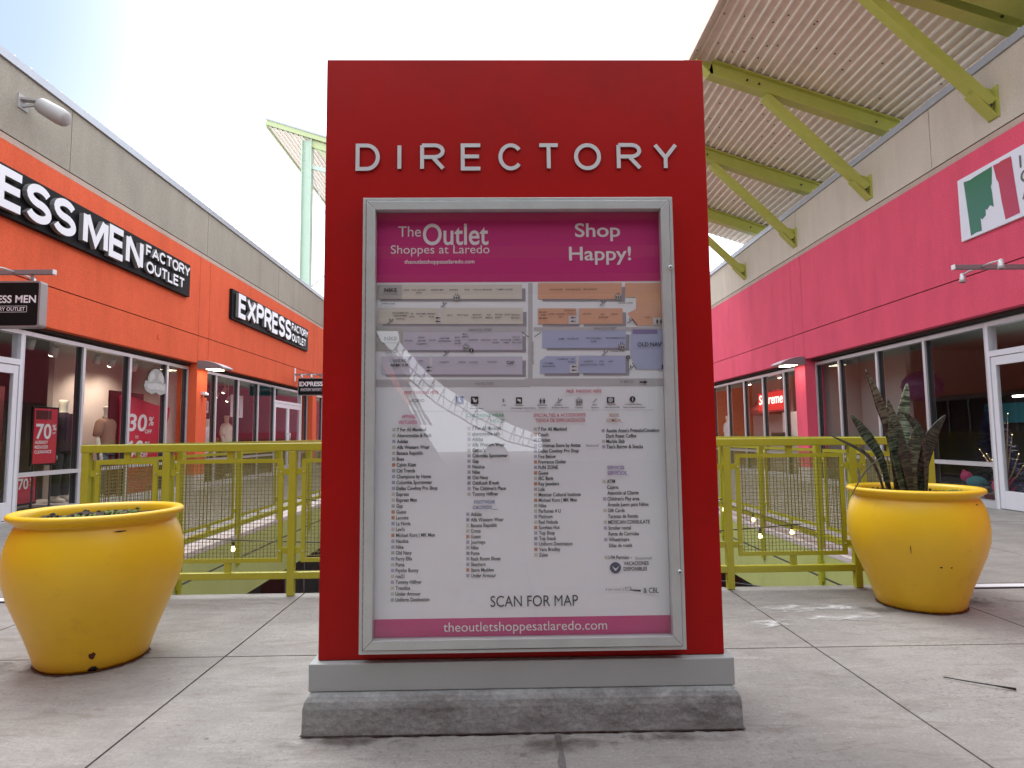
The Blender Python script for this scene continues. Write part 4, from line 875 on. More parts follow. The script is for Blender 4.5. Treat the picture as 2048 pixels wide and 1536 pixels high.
def shop_building(name, label, s, wallm, beigem, ycut_p, zb):
    b = thing(name, label, 'building', (0, 0, 0)); x = WALL[s]; Y0, Y1 = -40, 92
    w = MB(); pc = [c for p in ycut_p for c in (p[0], p[1])]
    bands(w, s, (2.745, 3.335), pc, Y0, Y1, wallm); bands(w, s, (3.353, 5.10), pc, Y0, Y1, wallm)
    w.box(x+s*.016, x+s*.13, Y0, Y1, 3.30, 3.39, 'groove')
    w.box(x+s*.14, x+s*.34, Y0, Y1, 2.70, 5.2, 'dark')
    for p0, p1 in ycut_p:
        w.box(x, x+s*.42, p0, p1, .33, 2.7445, wallm); w.box(x-s*.004, x+s*.42, p0-.004, p1+.004, 0, .33, 'kerb')
    w.box(x, x+s*.3, Y0, 4.6, 0, 2.7445, wallm)                       # plain wall nearer than the first shop front
    w.box(x, x+s*.3, 30.7, Y1, 0, 2.7445, wallm)
    w.build('wall', b)
    t = MB(); bands(t, s, (5.10+.002, 5.187), [], Y0, Y1, 'trimpink', back='groove2'); t.build('trim_band', b)
    p = MB(); bands(p, s, (5.207, 6.18), [.4, 4.9, 9.4, 13.9, 18.4, 22.9, 27.4, 31.9, 36.4], Y0, Y1, beigem, back='groove2')
    p.box(x+s*.016, x+s*.13, Y0, Y1, 5.15, 5.25, 'groove2'); pp = p.build('parapet', b)
    c = MB(); c.prism([(x-s*.035, Y0, 6.182), (x-s*.035, Y0, 6.30), (x+s*.30, Y0, 6.27), (x+s*.30, Y0, 6.182)], (0, Y1-Y0, 0), 'coping')
    for k in range(150):
        y = -2 + k*.30
        c.box(x-s*.036, x+s*.1, y, y+.018, 6.30, 6.325, 'clip')
    c.build('coping', pp)
    r = MB(); r.box(x+s*.35, x+s*12, Y0, Y1, 5.75, 5.9, 'clip'); r.box(x+s*.31, x+s*.35, Y0, Y1, 5.2, 6.17, 'dark'); r.build('roof', b)
    l = MB(); l.box(s*6.95, s*7.2, Y0, Y1, -5.2, -.70, 'maroon')
    for k in range(22):
        y = VY0+.6+k*1.9
        if k % 4 != 3: l.box(s*6.90, s*6.96, y, y+.07, -5.1, -2.2, 'frame'); l.box(s*6.90, s*6.96, y+.07, y+1.83, -2.27, -2.2, 'frame'); l.box(s*6.93, s*6.97, y+.07, y+1.83, -5.1, -2.27, 'gasket')
    l.build('lower_storefront', b)
    return b
LB = shop_building('shop_building', 'orange stucco shop building with a beige parapet and white lettered black fascia signs', -1, 'orange', 'beige', [(4.60, 5.12), (13.60, 14.08), (21.92, 22.40), (30.2, 30.7)], 0)
RB = shop_building('shop_building', 'raspberry pink stucco shop building with a beige parapet under the metal canopy', 1, 'pink', 'beige2', [(4.60, 5.12), (13.80, 14.29), (21.92, 22.40), (30.2, 30.7)], 0)
# left shop fronts
door_bay(LB, -1, 6.42, 8.90)
for a, b in ((5.14, 6.42), (8.90, 10.20), (10.20, 11.47), (11.47, 12.74), (12.74, 13.58), (14.10, 14.92), (14.92, 16.18), (16.18, 17.50), (17.50, 18.75)): glaze_bay(LB, -1, a, b, low=True)
door_bay(LB, -1, 18.75, 21.25); glaze_bay(LB, -1, 21.25, 21.90)
for a in (22.42, 23.72, 25.02, 26.32, 27.62, 28.9): glaze_bay(LB, -1, a, a+1.28)
# right shop fronts
door_bay(RB, 1, 6.42, 8.86)
for a, b in ((5.14, 6.42), (8.86, 10.19), (10.19, 11.51), (11.51, 12.82), (12.82, 13.78), (14.31, 15.37), (15.37, 16.64), (16.64, 17.94), (17.94, 19.25), (19.25, 20.6), (20.6, 21.9)): glaze_bay(RB, 1, a, b, low=True)
for a in (22.42, 23.72, 25.02, 26.32, 27.62, 28.9): glaze_bay(RB, 1, a, a+1.28)
# shop interiors: rooms with floor, ceiling, walls
def room(b, s, ya, yb, depth, wallm, endm, zc=2.95, backm=None, nearm=None):
    x0 = GLZ[s]+s*.12; x1 = x0+s*depth; r = MB()
    r.box(x0, x1, ya, yb, -.02, .012, 'shopfloor'); r.box(x0, x1, ya, yb, zc, zc+.06, 'ceil')
    r.box(x1, x1+s*.1, ya, yb, .012, zc, backm or wallm); r.box(x0, x1, yb, yb+.1, .012, zc, endm); r.box(x0, x1, ya-.1, ya, .012, zc, nearm or wallm)
    return r.build('shop_interior', b)
room(LB, -1, 5.1, 13.72, 4.6, 'interior_dark', 'plaster')
room(LB, -1, 14.02, 22.05, 4.6, 'interior_grey', 'teal', backm='teal')
room(LB, -1, 22.3, 30.3, 4.0, 'interior_warm', 'interior_warm')
room(RB, 1, 5.1, 13.95, 5.2, 'interior_red', 'interior_grey')
room(RB, 1, 14.2, 22.05, 4.0, 'interior_warm', 'wood')
room(RB, 1, 22.3, 30.3, 4.0, 'interior_warm', 'interior_warm')

# ================================================================== METAL CANOPIES
def deck(mb, xa, za, xb, zb, y0, y1, pitch=.152, depth=-.034):
    """ribbed sheet running along Y, sloping from (xa,za) to (xb,zb)"""
    a = Vector((xa, 0, za)); d = Vector((xb-xa, 0, zb-za)); L = d.length; d.normalize(); n = Vector((-d.z, 0, d.x))
    if n.z < 0: n = -n
    prof = []; t = 0.; k = 0
    while t < L:
        prof += [(t, 0, 'deckpan'), (t+pitch*.72, 0, 'deckrib'), (t+pitch*.77, depth, 'deckrib'), (t+pitch*.94, depth, 'deckrib')]
        t += pitch
    prof.append((t, 0, None))
    P = [(a+d*t+n*h) for t, h, _ in prof]
    for i in range(len(P)-1):
        m = prof[i][2]; p, q = P[i], P[i+1]
        mb.poly([(p.x, y0, p.z), (q.x, y0, q.z), (q.x, y1, q.z), (p.x, y1, p.z)], m)
    off = n*.02
    p, q = P[0]+off, P[-1]+off
    mb.prism([(p.x, y0, p.z), (q.x, y0, q.z), (q.x+n.x*.05, y0, q.z+n.z*.05), (p.x+n.x*.05, y0, p.z+n.z*.05)], (0, y1-y0, 0), 'coping')
def ibeam(mb, p, q, depth, fw, m, up):
    """I beam hanging below the line p-q"""
    p, q, up = Vector(p), Vector(q), Vector(up).normalized()
    mb.bar(p-up*.01, q-up*.01, fw, .02, m, up); mb.bar(p-up*(depth-.01), q-up*(depth-.01), fw, .02, m, up); mb.bar(p-up*(depth/2), q-up*(depth/2), .016, depth-.04, m, up)
cn = thing('metal_canopy', 'ribbed metal canopy on lime green rafters above the pink shops', 'canopy', (6.8, 8, 6.5))
def ck_(mb, name, parent=cn, bevel=0.):
    return mb.build(name, parent, bevel)
mb = MB(); deck(mb, 3.62, 8.17, 8.3, 6.58, 4.6, 18.6)
rnd = random.Random(11); dv = Vector((4.68, 0, -1.59)).normalized()
for k in range(190):
    i = rnd.randrange(31); t = i*.152+.045+rnd.uniform(-.02, .02); y = rnd.uniform(6.5, 18.4)
    p = Vector((3.62, y, 8.17))+dv*t; mb.box(p.x-.011, p.x+.011, y-.011, y+.011, p.z-.012, p.z-.002, 'screw')
for i in range(1, 31, 5):                                                                     # sheet laps
    p = Vector((3.62, 0, 8.17))+dv*(i*.152-.012); mb.box(p.x-.008, p.x+.008, 4.6, 18.6, p.z-.010, p.z-.001, 'dark')
mb.box(3.56, 3.61, 4.6, 18.6, 8.06, 8.24, 'deckpan')
dk = ck_(mb, 'deck')
up = Vector((.322, 0, .947))
for y in (5.19, 8.13, 11.05, 13.97, 16.93):
    mb = MB(); A = Vector((3.98, y, 8.00)); B = Vector((8.1, y, 6.60))
    ibeam(mb, A, B, .30, .20, 'limebeam', up); mb.prism([(3.98, y-.008, 7.98), (3.66, y-.008, 8.08), (3.66, y-.008, 8.03), (3.93, y-.008, 7.72), (4.0, y-.008, 7.70)], (0, .016, 0), 'limebeam')
    mb.bar((3.66, y, 8.025), (3.92, y, 7.715), .2, .02, 'limebeam', (1, 0, .8))
    for bx_ in (4.62, 4.84, 7.0): mb.tube([(bx_, y-.012, 7.86-(bx_-3.98)*.34), (bx_, y-.026, 7.86-(bx_-3.98)*.34)], .022, 'dark', 8)
    ck_(mb, 'rafter')
    mb = MB(); P = Vector((6.74, y, 5.56)); Q = Vector((4.93, y, 7.33))
    mb.bar(P, Q, .15, .15, 'limebeam', up); ck_(mb, 'strut', bevel=.004)
    mb = MB(); mb.box(6.775, 6.799, y-.10, y+.10, 5.36, 5.80, 'limebeam'); mb.prism([(6.775, y-.012, 5.38), (6.775, y-.012, 5.78), (6.62, y-.012, 5.82), (6.42, y-.012, 5.74), (6.55, y-.012, 5.60)], (0, .024, 0), 'limebeam')
    mb.bar((6.775, y, 5.37), (6.46, y, 5.70), .17, .016, 'limebeam', up); mb.tube([(6.70, y-.09, 5.52), (6.70, y-.075, 5.52)], .02, 'dark', 8); ck_(mb, 'wall_bracket')
mb = MB(); mb.box(4.2, 8.2, 4.9, 7.86, 6.86, 6.90, 'limebeam'); mb.v = [(x, y, z+(6.3-x)*.34) for x, y, z in mb.v]; ck_(mb, 'soffit_panel')
# far canopy on its tall post over the orange shops
fc = thing('metal_canopy', 'far high canopy tilted on a tall pale green post above the orange shops', 'canopy', (-6.95, 22, 6.2))
mb = MB(); deck(mb, -8.36, 12.36, 2.0, 9.06, 21.9, 36, pitch=.2); mb.bar((-8.40, 21.86, 12.50), (2.0, 21.86, 9.2), .05, .22, 'limepale', (.3, 0, .95)); mb.bar((-8.42, 21.85, 12.60), (2.0, 21.85, 9.30), .09, .06, 'coping', (.3, 0, .95))
mb.bar((-8.40, 21.9, 12.40), (-8.40, 36, 12.40), .06, .2, 'limepale'); ck_(mb, 'deck', fc)
for y in (22.0, 28.5, 35):
    mb = MB(); x = -6.94
    for dx in (-.165, .165): mb.box(x+dx-.012, x+dx+.012, y-.15, y+.15, 5.6, 11.85, 'mint')
    mb.box(x-.153, x+.153, y-.008, y+.008, 5.6, 11.85, 'mint')
    for k in range(6): mb.box(x-.10, x-.085, y-.02, y-.009, 11.1+k*.1, 11.12+k*.1, 'lime'); mb.box(x+.085, x+.10, y-.02, y-.009, 11.1+k*.1, 11.12+k*.1, 'lime')
    ck_(mb, 'post', fc)
    mb = MB()
    mb.bar((-6.8, y, 11.72), (2, y, 8.9), .14, .26, 'limepale', (.3, 0, .95)); mb.bar((-6.78, y, 10.84), (2.0, y, 8.9), .10, .14, 'mint', (.3, 0, .95))
    for k in range(6): xa = -6.7+k*1.4; mb.bar((xa, y, 11.65-.32*k*1.4), (xa+.9, y, 10.75-.3*k*1.1), .09, .09, 'limepale'); mb.bar((xa+.9, y, 10.7-.3*k*1.1), (xa+1.5, y, 11.2-.32*k*1.4), .07, .07, 'mint')
    ck_(mb, 'truss', fc)
mb = MB(); mb.tube([(-6.75, 22, 10.6), (-5.6, 22.4, 6.9)], .02, 'lightgrey', 6); mb.tube([(-6.8, 22, 6.4), (-5.0, 22.4, 8.1)], .02, 'lightgrey', 6); ck_(mb, 'tie_rod', fc)
# covered walkway behind the viewer: what the glass of the sign mirrors
rc = thing('covered_walkway', 'dark covered walkway with a curved lattice truss mirrored in the sign glass', 'canopy', (0, -12, 0))
mb = MB(); mb.box(-8, 8, -30, -3.6, 7.2, 7.4, 'dark')
for k in range(8): mb.box(-8, 8, -29+k*3.5, -28.8+k*3.5, 6.85, 7.2, 'lime')
ck_(mb, 'roof', rc)
mb = MB()
for pts in ([(-9, -5.2), (-2.2, -5.2), (-2.25, -.7), (-2.4, -.2), (-3.3, 1.3), (-4.9, 3.75), (-5.7, 5.3), (-6.4, 7.2), (-9, 7.2)],
            [(-4.7, 7.2), (-4.35, 5.2), (-3.6, 4.25), (-2.4, 3.2), (-1.0, 2.3), (.6, 1.5), (1.7, 1.1), (1.8, .6), (1.5, -.6), (1.5, -5.2), (9, -5.2), (9, 7.2)]):
    mb.prism([(x, -22, z) for x, z in pts], (0, -.35, 0), 'interior_grey')
for k in range(3): x = -5.45+k*.30; mb.prism([(x, -21.9, 5.6-k*.45), (x+.12, -21.9, 5.6-k*.45), (x+2.1-k*.1, -21.9, 1.6), (x+1.98-k*.1, -21.9, 1.6)], (0, -.1, 0), 'interior_grey')
mb.box(-2.3, 1.6, -22.3, -22, -5.2, -.75, 'interior_grey')
mb.prism([(-.25+.62*math.cos(R(a)), -21.7, .001+.80*math.sin(R(a))) for a in range(0, 181, 15)], (0, -.25, 0), 'interior_grey'); mb.box(-1.2, -.95, -21.95, -21.7, .001, .55, 'interior_grey')  # added silhouettes that break the lower edge of the reflection
ck_(mb, 'reflection_wall', rc)  # added wall, its outline cut to shape the bright patch mirrored in the glass
mb = MB(); up_ = [(-4.35, 5.2), (-3.6, 4.25), (-2.4, 3.2), (-1.0, 2.3), (.6, 1.5), (1.7, 1.1)]; lo = [(-4.75, 4.6), (-4.0, 3.6), (-2.75, 2.5), (-1.3, 1.6), (.3, .85), (1.5, .55)]
mb.tube([(x, -21.85, z) for x, z in lo], .035, 'interior_grey', 6)
mb.tube([((a[0]+b[0])/2, -21.85, (a[1]+b[1])/2) for a, b in zip(up_, lo)], .025, 'interior_grey', 6)
for i in range(5):
    for t in (0, .33, .66):
        a = [up_[i][k]+(up_[i+1][k]-up_[i][k])*t for k in (0, 1)]; b = [lo[i][k]+(lo[i+1][k]-lo[i][k])*(t+.17) for k in (0, 1)]; c = [lo[i][k]+(lo[i+1][k]-lo[i][k])*t for k in (0, 1)]
        mb.tube([(a[0], -21.86, a[1]), (b[0], -21.86, b[1])], .018, 'interior_grey', 5); mb.tube([(a[0], -21.86, a[1]), (c[0], -21.86, c[1])], .022, 'interior_grey', 5)
ck_(mb, 'truss', rc)

# ================================================================== DIRECTORY SIGN
ds = thing('directory_sign', 'tall red monolith directory sign with a glazed map case on a concrete base', 'directory sign', (.0725, 2.72, 0))
mb = MB(); x0, x1, y0, y1 = -.748, .893, 2.407, 3.06
prof = [(0, 0), (0, .118), (.022, .146)]
vs = []
BP = ((0, 0), (.002, .10), (.007, .123), (.016, .138), (.028, .146))
for e, z in BP: vs += [(x0+e, y0+e, z), (x1-e, y0+e, z), (x1-e, y1-e, z), (x0+e, y1-e, z)]
mb.add(vs, [(4*q+k, 4*q+(k+1) % 4, 4*q+4+(k+1) % 4, 4*q+4+k) for q in range(4) for k in range(4)]+[(16, 17, 18, 19), (3, 2, 1, 0)], 'base')
bo = mb.build('base', ds, bevel=.006)
r = random.Random(4); dl = MB(); k = 90
O_ = [(x0-.004+(x1-x0+.008)*i/k, y0-r.uniform(.001, .012)) for i in range(k+1)]
for i in range(k): dl.poly([(O_[i][0], O_[i][1], .0072), (O_[i+1][0], O_[i+1][1], .0072), (O_[i+1][0], y0+.01, .0072), (O_[i][0], y0+.01, .0072)], 'soil')
struct(dl.build('dark_foot_line'))  # ragged dark strip along the front foot of the base
mb = MB(); mb.box(-.735, .880, 2.447, 3.02, .147, .249, 'plinth'); mb.build('plinth', ds, bevel=.004)
mb = MB(); mb.box(-.709, .854, 2.48, 2.99, .250, 2.660, 'red'); mb.build('body', ds, bevel=.004)
for c, a, b in (('D', 65, 207), ('I', 311, 337), ('R', 445, 592), ('E', 685, 812), ('C', 908, 1055), ('T', 1140, 1272), ('O', 1357, 1517), ('R', 1611, 1760), ('Y', 1830, 1975)):
    k = 1.319/1910; mb = MB()
    signtext(mb, c, (-.585+(a-65)*k, 2.479, 2.181), (1, 0, 0), (0, 0, 1), (0, -1, 0), .114, (b-a)*k, .138, .006, 'letter_metal', 'letterside'); mb.build('letter', ds)
# the case: outer rim, mitred door frame, screws, glass
X0, X1, Z0, Z1 = -.542, .692, .289, 2.048
def ring(mb, a0, a1, b0, b1, w, yf, yb, m, gap=0.):
    for o in (([a0, b0], [a1, b0], [a1-w, b0+w], [a0+w, b0+w]), ([a1, b0], [a1, b1], [a1-w, b1-w], [a1-w, b0+w]), ([a1, b1], [a0, b1], [a0+w, b1-w], [a1-w, b1-w]), ([a0, b1], [a0, b0], [a0+w, b0+w], [a0+w, b1-w])):
        cx = sum(p[0] for p in o)/4; cz = sum(p[1] for p in o)/4; L = max(abs(o[0][0]-o[1][0]), abs(o[0][1]-o[1][1]))
        hor = abs(o[0][0]-o[1][0]) > 1e-6
        q = [(p[0]+(gap if p[0] < cx else -gap)*(1 if hor else 0), p[1]+(gap if p[1] < cz else -gap)*(0 if hor else 1)) for p in o]
        mb.prism([(p[0], yf, p[1]) for p in q], (0, yb-yf, 0), m)
mb = MB(); ring(mb, X0, X1, Z0, Z1, .013, 2.424, 2.481, 'alu'); mb.box(X0+.012, X1-.012, 2.4695, 2.4795, Z0+.012, Z1-.012, 'black'); ring(mb, X0+.0135, X1-.0135, Z0+.0135, Z1-.0135, .034, 2.4525, 2.4694, 'midgrey'); cf = mb.build('case_rim', ds, bevel=.0015)
mb = MB(); ring(mb, X0+.0155, X1-.0155, Z0+.0155, Z1-.0155, .0345, 2.418, 2.452, 'alu', gap=.0007); fr = mb.build('case_frame', ds, bevel=.0015)
for (x, z) in ((.674, 1.758), (.673, .577)):
    mb = MB(); mb.lathe([(.0, -.006), (.006, -.006), (.0095, -.003), (.0095, .0)], (x, 2.418, z), 'alu', 16, axis='y'); mb.lathe([(0, -.0065), (.0035, -.0065)], (x, 2.418, z), 'black', 10, axis='y'); mb.build('screw', fr)
mb = MB()
for k in range(60): mb.box(X0+.0135, X0+.0150, 2.419, 2.45, Z0+.03+k*.0285, Z0+.052+k*.0285, 'midgrey')
mb.build('hinge', fr)
PY = 2.468
def pz(l): return PY - .0012*l
mb = MB(); mb.box(-.497, .650, PY, PY+.001, .318, 2.018, 'paper'); po = mb.build('poster', ds)
PC = {'white': 'white', 'black': 'ink', 'grey': 'greyink', 'ink': 'ink', 'red': 'redink', 'brown': 'brown', 'purple': 'purple', 'magenta': 'magenta', 'green': 'green', 'navy': 'navy', 'white2': 'white', 'beige': 'beigeprint', 'blue': 'blue'}
UX, UZ = (1, 0, 0), (0, 0, 1)
mb = MB(); mb.box(-.497, .650, pz(1), PY-.0002, 1.716, 2.018, 'magenta'); mb.box(-.497, .650, pz(1), PY-.0002, .318, .404, 'magenta')
for t, x, z, w, cap, c, b in HDR: text(mb, t, (x, pz(2), z), UX, UZ, PC[c], cap*.98, w, bold=.014*b)
mb.build('printed_banner', po)
mb = MB()
for i, (l, c, pts) in enumerate(RECTS): mb.poly([(min(max(x, -.497), .650), pz(l)-i*3e-6, z) for x, z in pts], PC.get(c, c))
SQ = {'o': 'sqo', 'p': 'sqp', 'b': 'sqb', 'g': 'sqg', 'd': 'sqd', 'l': 'sql'}
for t, x, z, sx, q in LISTS:
    if q in SQ: mb.poly([(sx, pz(1), z+.0005), (sx+.0125, pz(1), z+.0005), (sx+.0125, pz(1), z+.013), (sx, pz(1), z+.013)], SQ[q])
mb.build('printed_map', po)
mb = MB()
for t, x, z, sx, q in LISTS: text(mb, t, (x, pz(2), z), UX, UZ, 'ink', .0130, xs=.80, bold=.018)
for t, x, z, w, cap, c, b in PTEXT:
    if t == 'SKATE': continue
    text(mb, t, (x, pz(6), z), UX, UZ, PC[c], cap*.97, w, bold=.006+.010*b)
# the street name that runs up the map
text(mb, 'SANTA MARIA AVENUE', (.131, pz(6), 1.38), (0, 0, 1), (-1, 0, 0), 'greyink', .0085, .09)
mb.build('printed_lettering', po)
mb = MB()
def wavy(x, z): return 2.4395 + .0010*math.sin(x*9+z*5) + .0007*math.sin(z*17-x*4)
nx, nz = 24, 36; vs = [(-.495+1.143*i/nx, 2.4395, .320+1.696*j/nz) for j in range(nz+1) for i in range(nx+1)]
mb.add(vs, [(j*(nx+1)+i, j*(nx+1)+i+1, (j+1)*(nx+1)+i+1, (j+1)*(nx+1)+i) for j in range(nz) for i in range(nx)], 'caseglass', True); mb.build('case_glass', ds)

# ================================================================== PLANTERS
PROF = [(.0, .004), (.232, .004), (.246, .018), (.262, .07), (.290, .15), (.330, .25), (.365, .34), (.386, .42), (.393, .50), (.387, .57), (.372, .63), (.352, .675), (.345, .688), (.349, .697), (.366, .708), (.380, .717), (.386, .727), (.385, .737), (.376, .745), (.360, .746), (.342, .742), (.332, .728), (.328, .70), (.330, .63), (.0, .63)]
def rad_at(z):
    for (r0, z0), (r1, z1) in zip(PROF[1:-1], PROF[2:-1]):
        if z0 <= z <= z1: return r0+(r1-r0)*(z-z0)/max(1e-6, z1-z0)
    return .3
def patch(mb, c, pts, m, e=.0018):
    """thin stain lying on the pot: pts = (angle deg, z)"""
    vs = [];
    for a, z in pts: r = rad_at(z)+e; vs.append((c[0]+r*math.sin(R(a)), c[1]-r*math.cos(R(a)), z))
    cz = (sum(p[0] for p in pts)/len(pts), sum(p[1] for p in pts)/len(pts)); r = rad_at(cz[1])+e
    vs.append((c[0]+r*math.sin(R(cz[0])), c[1]-r*math.cos(R(cz[0])), cz[1])); n = len(pts)
    mb.add(vs, [(i, (i+1) % n, n) for i in range(n)], m, True)
def blob(a, z, da, dz, seed, n=14):
    r = random.Random(seed); return [(a+da*math.cos(2*math.pi*i/n)*r.uniform(.6, 1.15), z+dz*math.sin(2*math.pi*i/n)*r.uniform(.6, 1.15)) for i in range(n)]
pots = []
for i, (c, lab) in enumerate((((-2.077, 3.305), 'yellow glazed planter holding only soil and weeds with a rusty drain stain'), ((2.668, 4.055), 'yellow glazed planter holding the tall snake plant'))):
    t = thing('planter', lab, 'planter', (c[0], c[1], 0), 'yellow planters before the railing')
    mb = MB(); mb.lathe(PROF[:-1], (c[0], c[1], 0), 'yellow', 72)
    if i: mb.v = [(x, y, z) for x, y, z in mb.v]
    p = mb.build('pot', t)
    mb = MB(); n = 40; r = random.Random(i); vs = [(c[0], c[1], .709)]
    for k in range(1, 7):
        for j in range(n): a = 2*math.pi*j/n; q = .327*k/6; vs.append((c[0]+q*math.cos(a), c[1]+q*math.sin(a), .703+r.uniform(-.010, .012)+(.0 if k < 6 else -.006)))
    fs = [(0, 1+j, 1+(j+1) % n) for j in range(n)]
    for k in range(5):
        for j in range(n): fs.append((1+k*n+j, 1+(k+1)*n+j, 1+(k+1)*n+(j+1) % n, 1+k*n+(j+1) % n))
    mb.add(vs, fs, 'soil', True)
    for k in range(40): a, q = r.uniform(0, 6.28), .3*math.sqrt(r.random()); mb.ball((c[0]+q*math.cos(a), c[1]+q*math.sin(a), .709), r.uniform(.006, .016), 'soil', 6)
    mb.build('soil', t)
    if i == 0: ST = ((31, .085, 3.6, .020, 1), (32, .018, 5, .016, 2), (46, .665, 5, .004, 9))
    else: ST = ((-38, .40, .45, .030, 1), (-14, .30, 1.4, .006, 3), (-5, .30, 1.2, .005, 4), (28, .66, 2.2, .004, 5), (50, .10, 2.2, .035, 7))
    for a, z, da, dz, sd_ in ST: mb = MB(); patch(mb, c, blob(a, z, da, dz, sd_), 'black' if z < .03 else 'rust'); mb.build('stain', p)
    # ragged dark ring round the pot's foot: dirt plus painted contact shade
    pots.append(t)
    mb = MB(); r = random.Random(40+i); n = 60
    o_ = [(c[0]+(.244+r.uniform(0, .016))*math.cos(2*math.pi*k/n), c[1]+(.244+r.uniform(0, .016))*math.sin(2*math.pi*k/n), .0045) for k in range(n)]
    mb.poly(o_, 'rust'); struct(mb.build('dirt_shade_ring'))
def weeds(c, spots, name, lab, seed):
    r = random.Random(seed); mb = MB()
    for (dx, dy, n, h) in spots:
        for k in range(n):
            x, y = c[0]+dx+r.gauss(0, .03), c[1]+dy+r.gauss(0, .02); a = r.uniform(0, 6.28); hh = h*r.uniform(.4, 1.1)
            tip = (x+math.cos(a)*hh*.6, y+math.sin(a)*hh*.6, .707+hh*.7); mb.tube([(x, y, .70), ((x+tip[0])/2, (y+tip[1])/2, .707+hh*.55), tip], .0012, 'weed', 4)
            for q in range(6):
                f = r.uniform(.3, 1); p = Vector((x+(tip[0]-x)*f, y+(tip[1]-y)*f, .707+hh*.7*f)); b = r.uniform(0, 6.28); d = Vector((math.cos(b), math.sin(b), r.uniform(-.2, .6)))*r.uniform(.012, .026); s = d.orthogonal().normalized()*.007
                mb.poly([p, p+d*.5+s, p+d, p+d*.5-s], 'weed')
    o = mb.build(name); tag(o, lab, 'weed'); return o
weeds((-2.077, 3.305), [(.02, -.12, 7, .035), (.10, -.05, 8, .045), (-.08, -.10, 4, .025), (.20, .0, 4, .03), (.05, .1, 4, .04)], 'weed_tuft', 'small green weeds sprouting from the soil of the plantless planter', 3)
o = weeds((2.668, 4.055), [(.16, -.16, 6, .04), (.2, -.1, 5, .03), (.1, -.2, 3, .03)], 'weed_tuft', 'dry little weeds at the foot of the snake plant', 8)

# snake plant: broad banded blades fanning out of the pot
def leaf_mat(c0, c1, c2, nm='banded_snake_leaf'):
    m, t, p = new_mat(nm); N, L = t.nodes.new, t.links.new
    co = N('ShaderNodeTexCoord').outputs['UV']; mp = N('ShaderNodeMapping'); mp.inputs['Scale'].default_value = (.8, 42, 1); L(co, mp.inputs[0])
    n = N('ShaderNodeTexNoise'); n.inputs['Scale'].default_value = 1; n.inputs['Detail'].default_value = 2; n.inputs['Roughness'].default_value = .5; n.inputs['Distortion'].default_value = .5; L(mp.outputs[0], n.inputs['Vector'])
    cr = N('ShaderNodeValToRGB'); e = cr.color_ramp.elements; e[0].position = .41; e[0].color = (*c0, 1); e[1].position = .60; e[1].color = (*c2, 1); e.new(.49).color = (*c1, 1); L(n.outputs['Fac'], cr.inputs[0])
    L(cr.outputs[0], p.inputs['Base Color']); p.inputs['Roughness'].default_value = .38; p.inputs['Specular IOR Level'].default_value = .5
    return m
M['snake'] = leaf_mat((.012, .022, .014), (.045, .065, .038), (.12, .15, .09)); M['snakepale'] = leaf_mat((.03, .05, .03), (.11, .145, .09), (.26, .31, .21), 'pale_snake_leaf'); M['snakedark'] = leaf_mat((.007, .013, .009), (.024, .038, .024), (.06, .08, .05), 'dark_snake_leaf'); M['snakeold'] = mat('withered_leaf', (.05, .045, .025), .7, var=.3, vscale=20)
def px4(x, y, Y=4.05):                                   # rough picture scale at the planter's distance
    return Vector(((x-1003)*Y/1250, Y, 1.1+(864-y)*Y/1250))
def blade(parent, pts, w, ys, twist, m='snake', fold=.35, name='leaf'):
    """pts: centre line in the XZ plane (measured), ys: depth at base and tip"""
    n = 22; P = [px4(*p) for p in pts]; me = []
    P = [P[0]] + P + [P[-1]]; C = []
    for i in range(len(P)-3):
        for k in range(n//(len(P)-3)+1):
            t = k/(n//(len(P)-3)+1); a, b, c, d = P[i:i+4]
            C.append(.5*((2*b)+(c-a)*t+(2*a-5*b+4*c-d)*t*t+(-a+3*b-3*c+d)*t**3))
    C.append(P[-1]); n = len(C); vs = []; uv = []
    for i, p in enumerate(C):
        f = i/(n-1); p = p.copy(); p.y = ys[0]+(ys[1]-ys[0])*f
        t = (C[min(i+1, n-1)]-C[max(i-1, 0)]).normalized(); an = R(twist[0]+(twist[1]-twist[0])*f)
        sd = t.cross(Vector((0, 1, 0))).normalized(); nn = Vector((0, -1, 0)); s = (sd*math.cos(an)+nn*math.sin(an)); nr = t.cross(s).normalized()
        ww = 1.2*w*(.45+.55*min(1, f*1.6))*min(1, ((1-f)*2.6)**.75+.02)/2
        for u, e in ((-1, 0), (-.5, -fold*.6), (0, -fold), (.5, -fold*.6), (1, 0)):
            for th in (.0015,): vs.append(p+s*ww*u+nr*(e*ww)); uv.append((u*.5+.5, f*w/.07*1.0 if False else f))
    me = bpy.data.meshes.new(name); fs = [(i*5+k, i*5+k+1, (i+1)*5+k+1, (i+1)*5+k) for i in range(n-1) for k in range(4)]
    q = parent.location; me.from_pydata([v-q for v in vs], [], fs); me.materials.append(M[m]); ul = me.uv_layers.new()
    off = random.random()*9
    for lp in me.loops: a = uv[lp.vertex_index]; ul.data[lp.index].uv = (a[0]+off, a[1]+off)
    for p_ in me.polygons: p_.use_smooth = True
    o = bpy.data.objects.new(name, me); COL.objects.link(o); o.parent = parent
    sm = o.modifiers.new('thickness', 'SOLIDIFY'); sm.thickness = .0045; sm.offset = 0
    return o
sp = thing('snake_plant', 'snake plant with dark banded blades growing in the yellow planter', 'plant', (2.64, 4.055, .68))
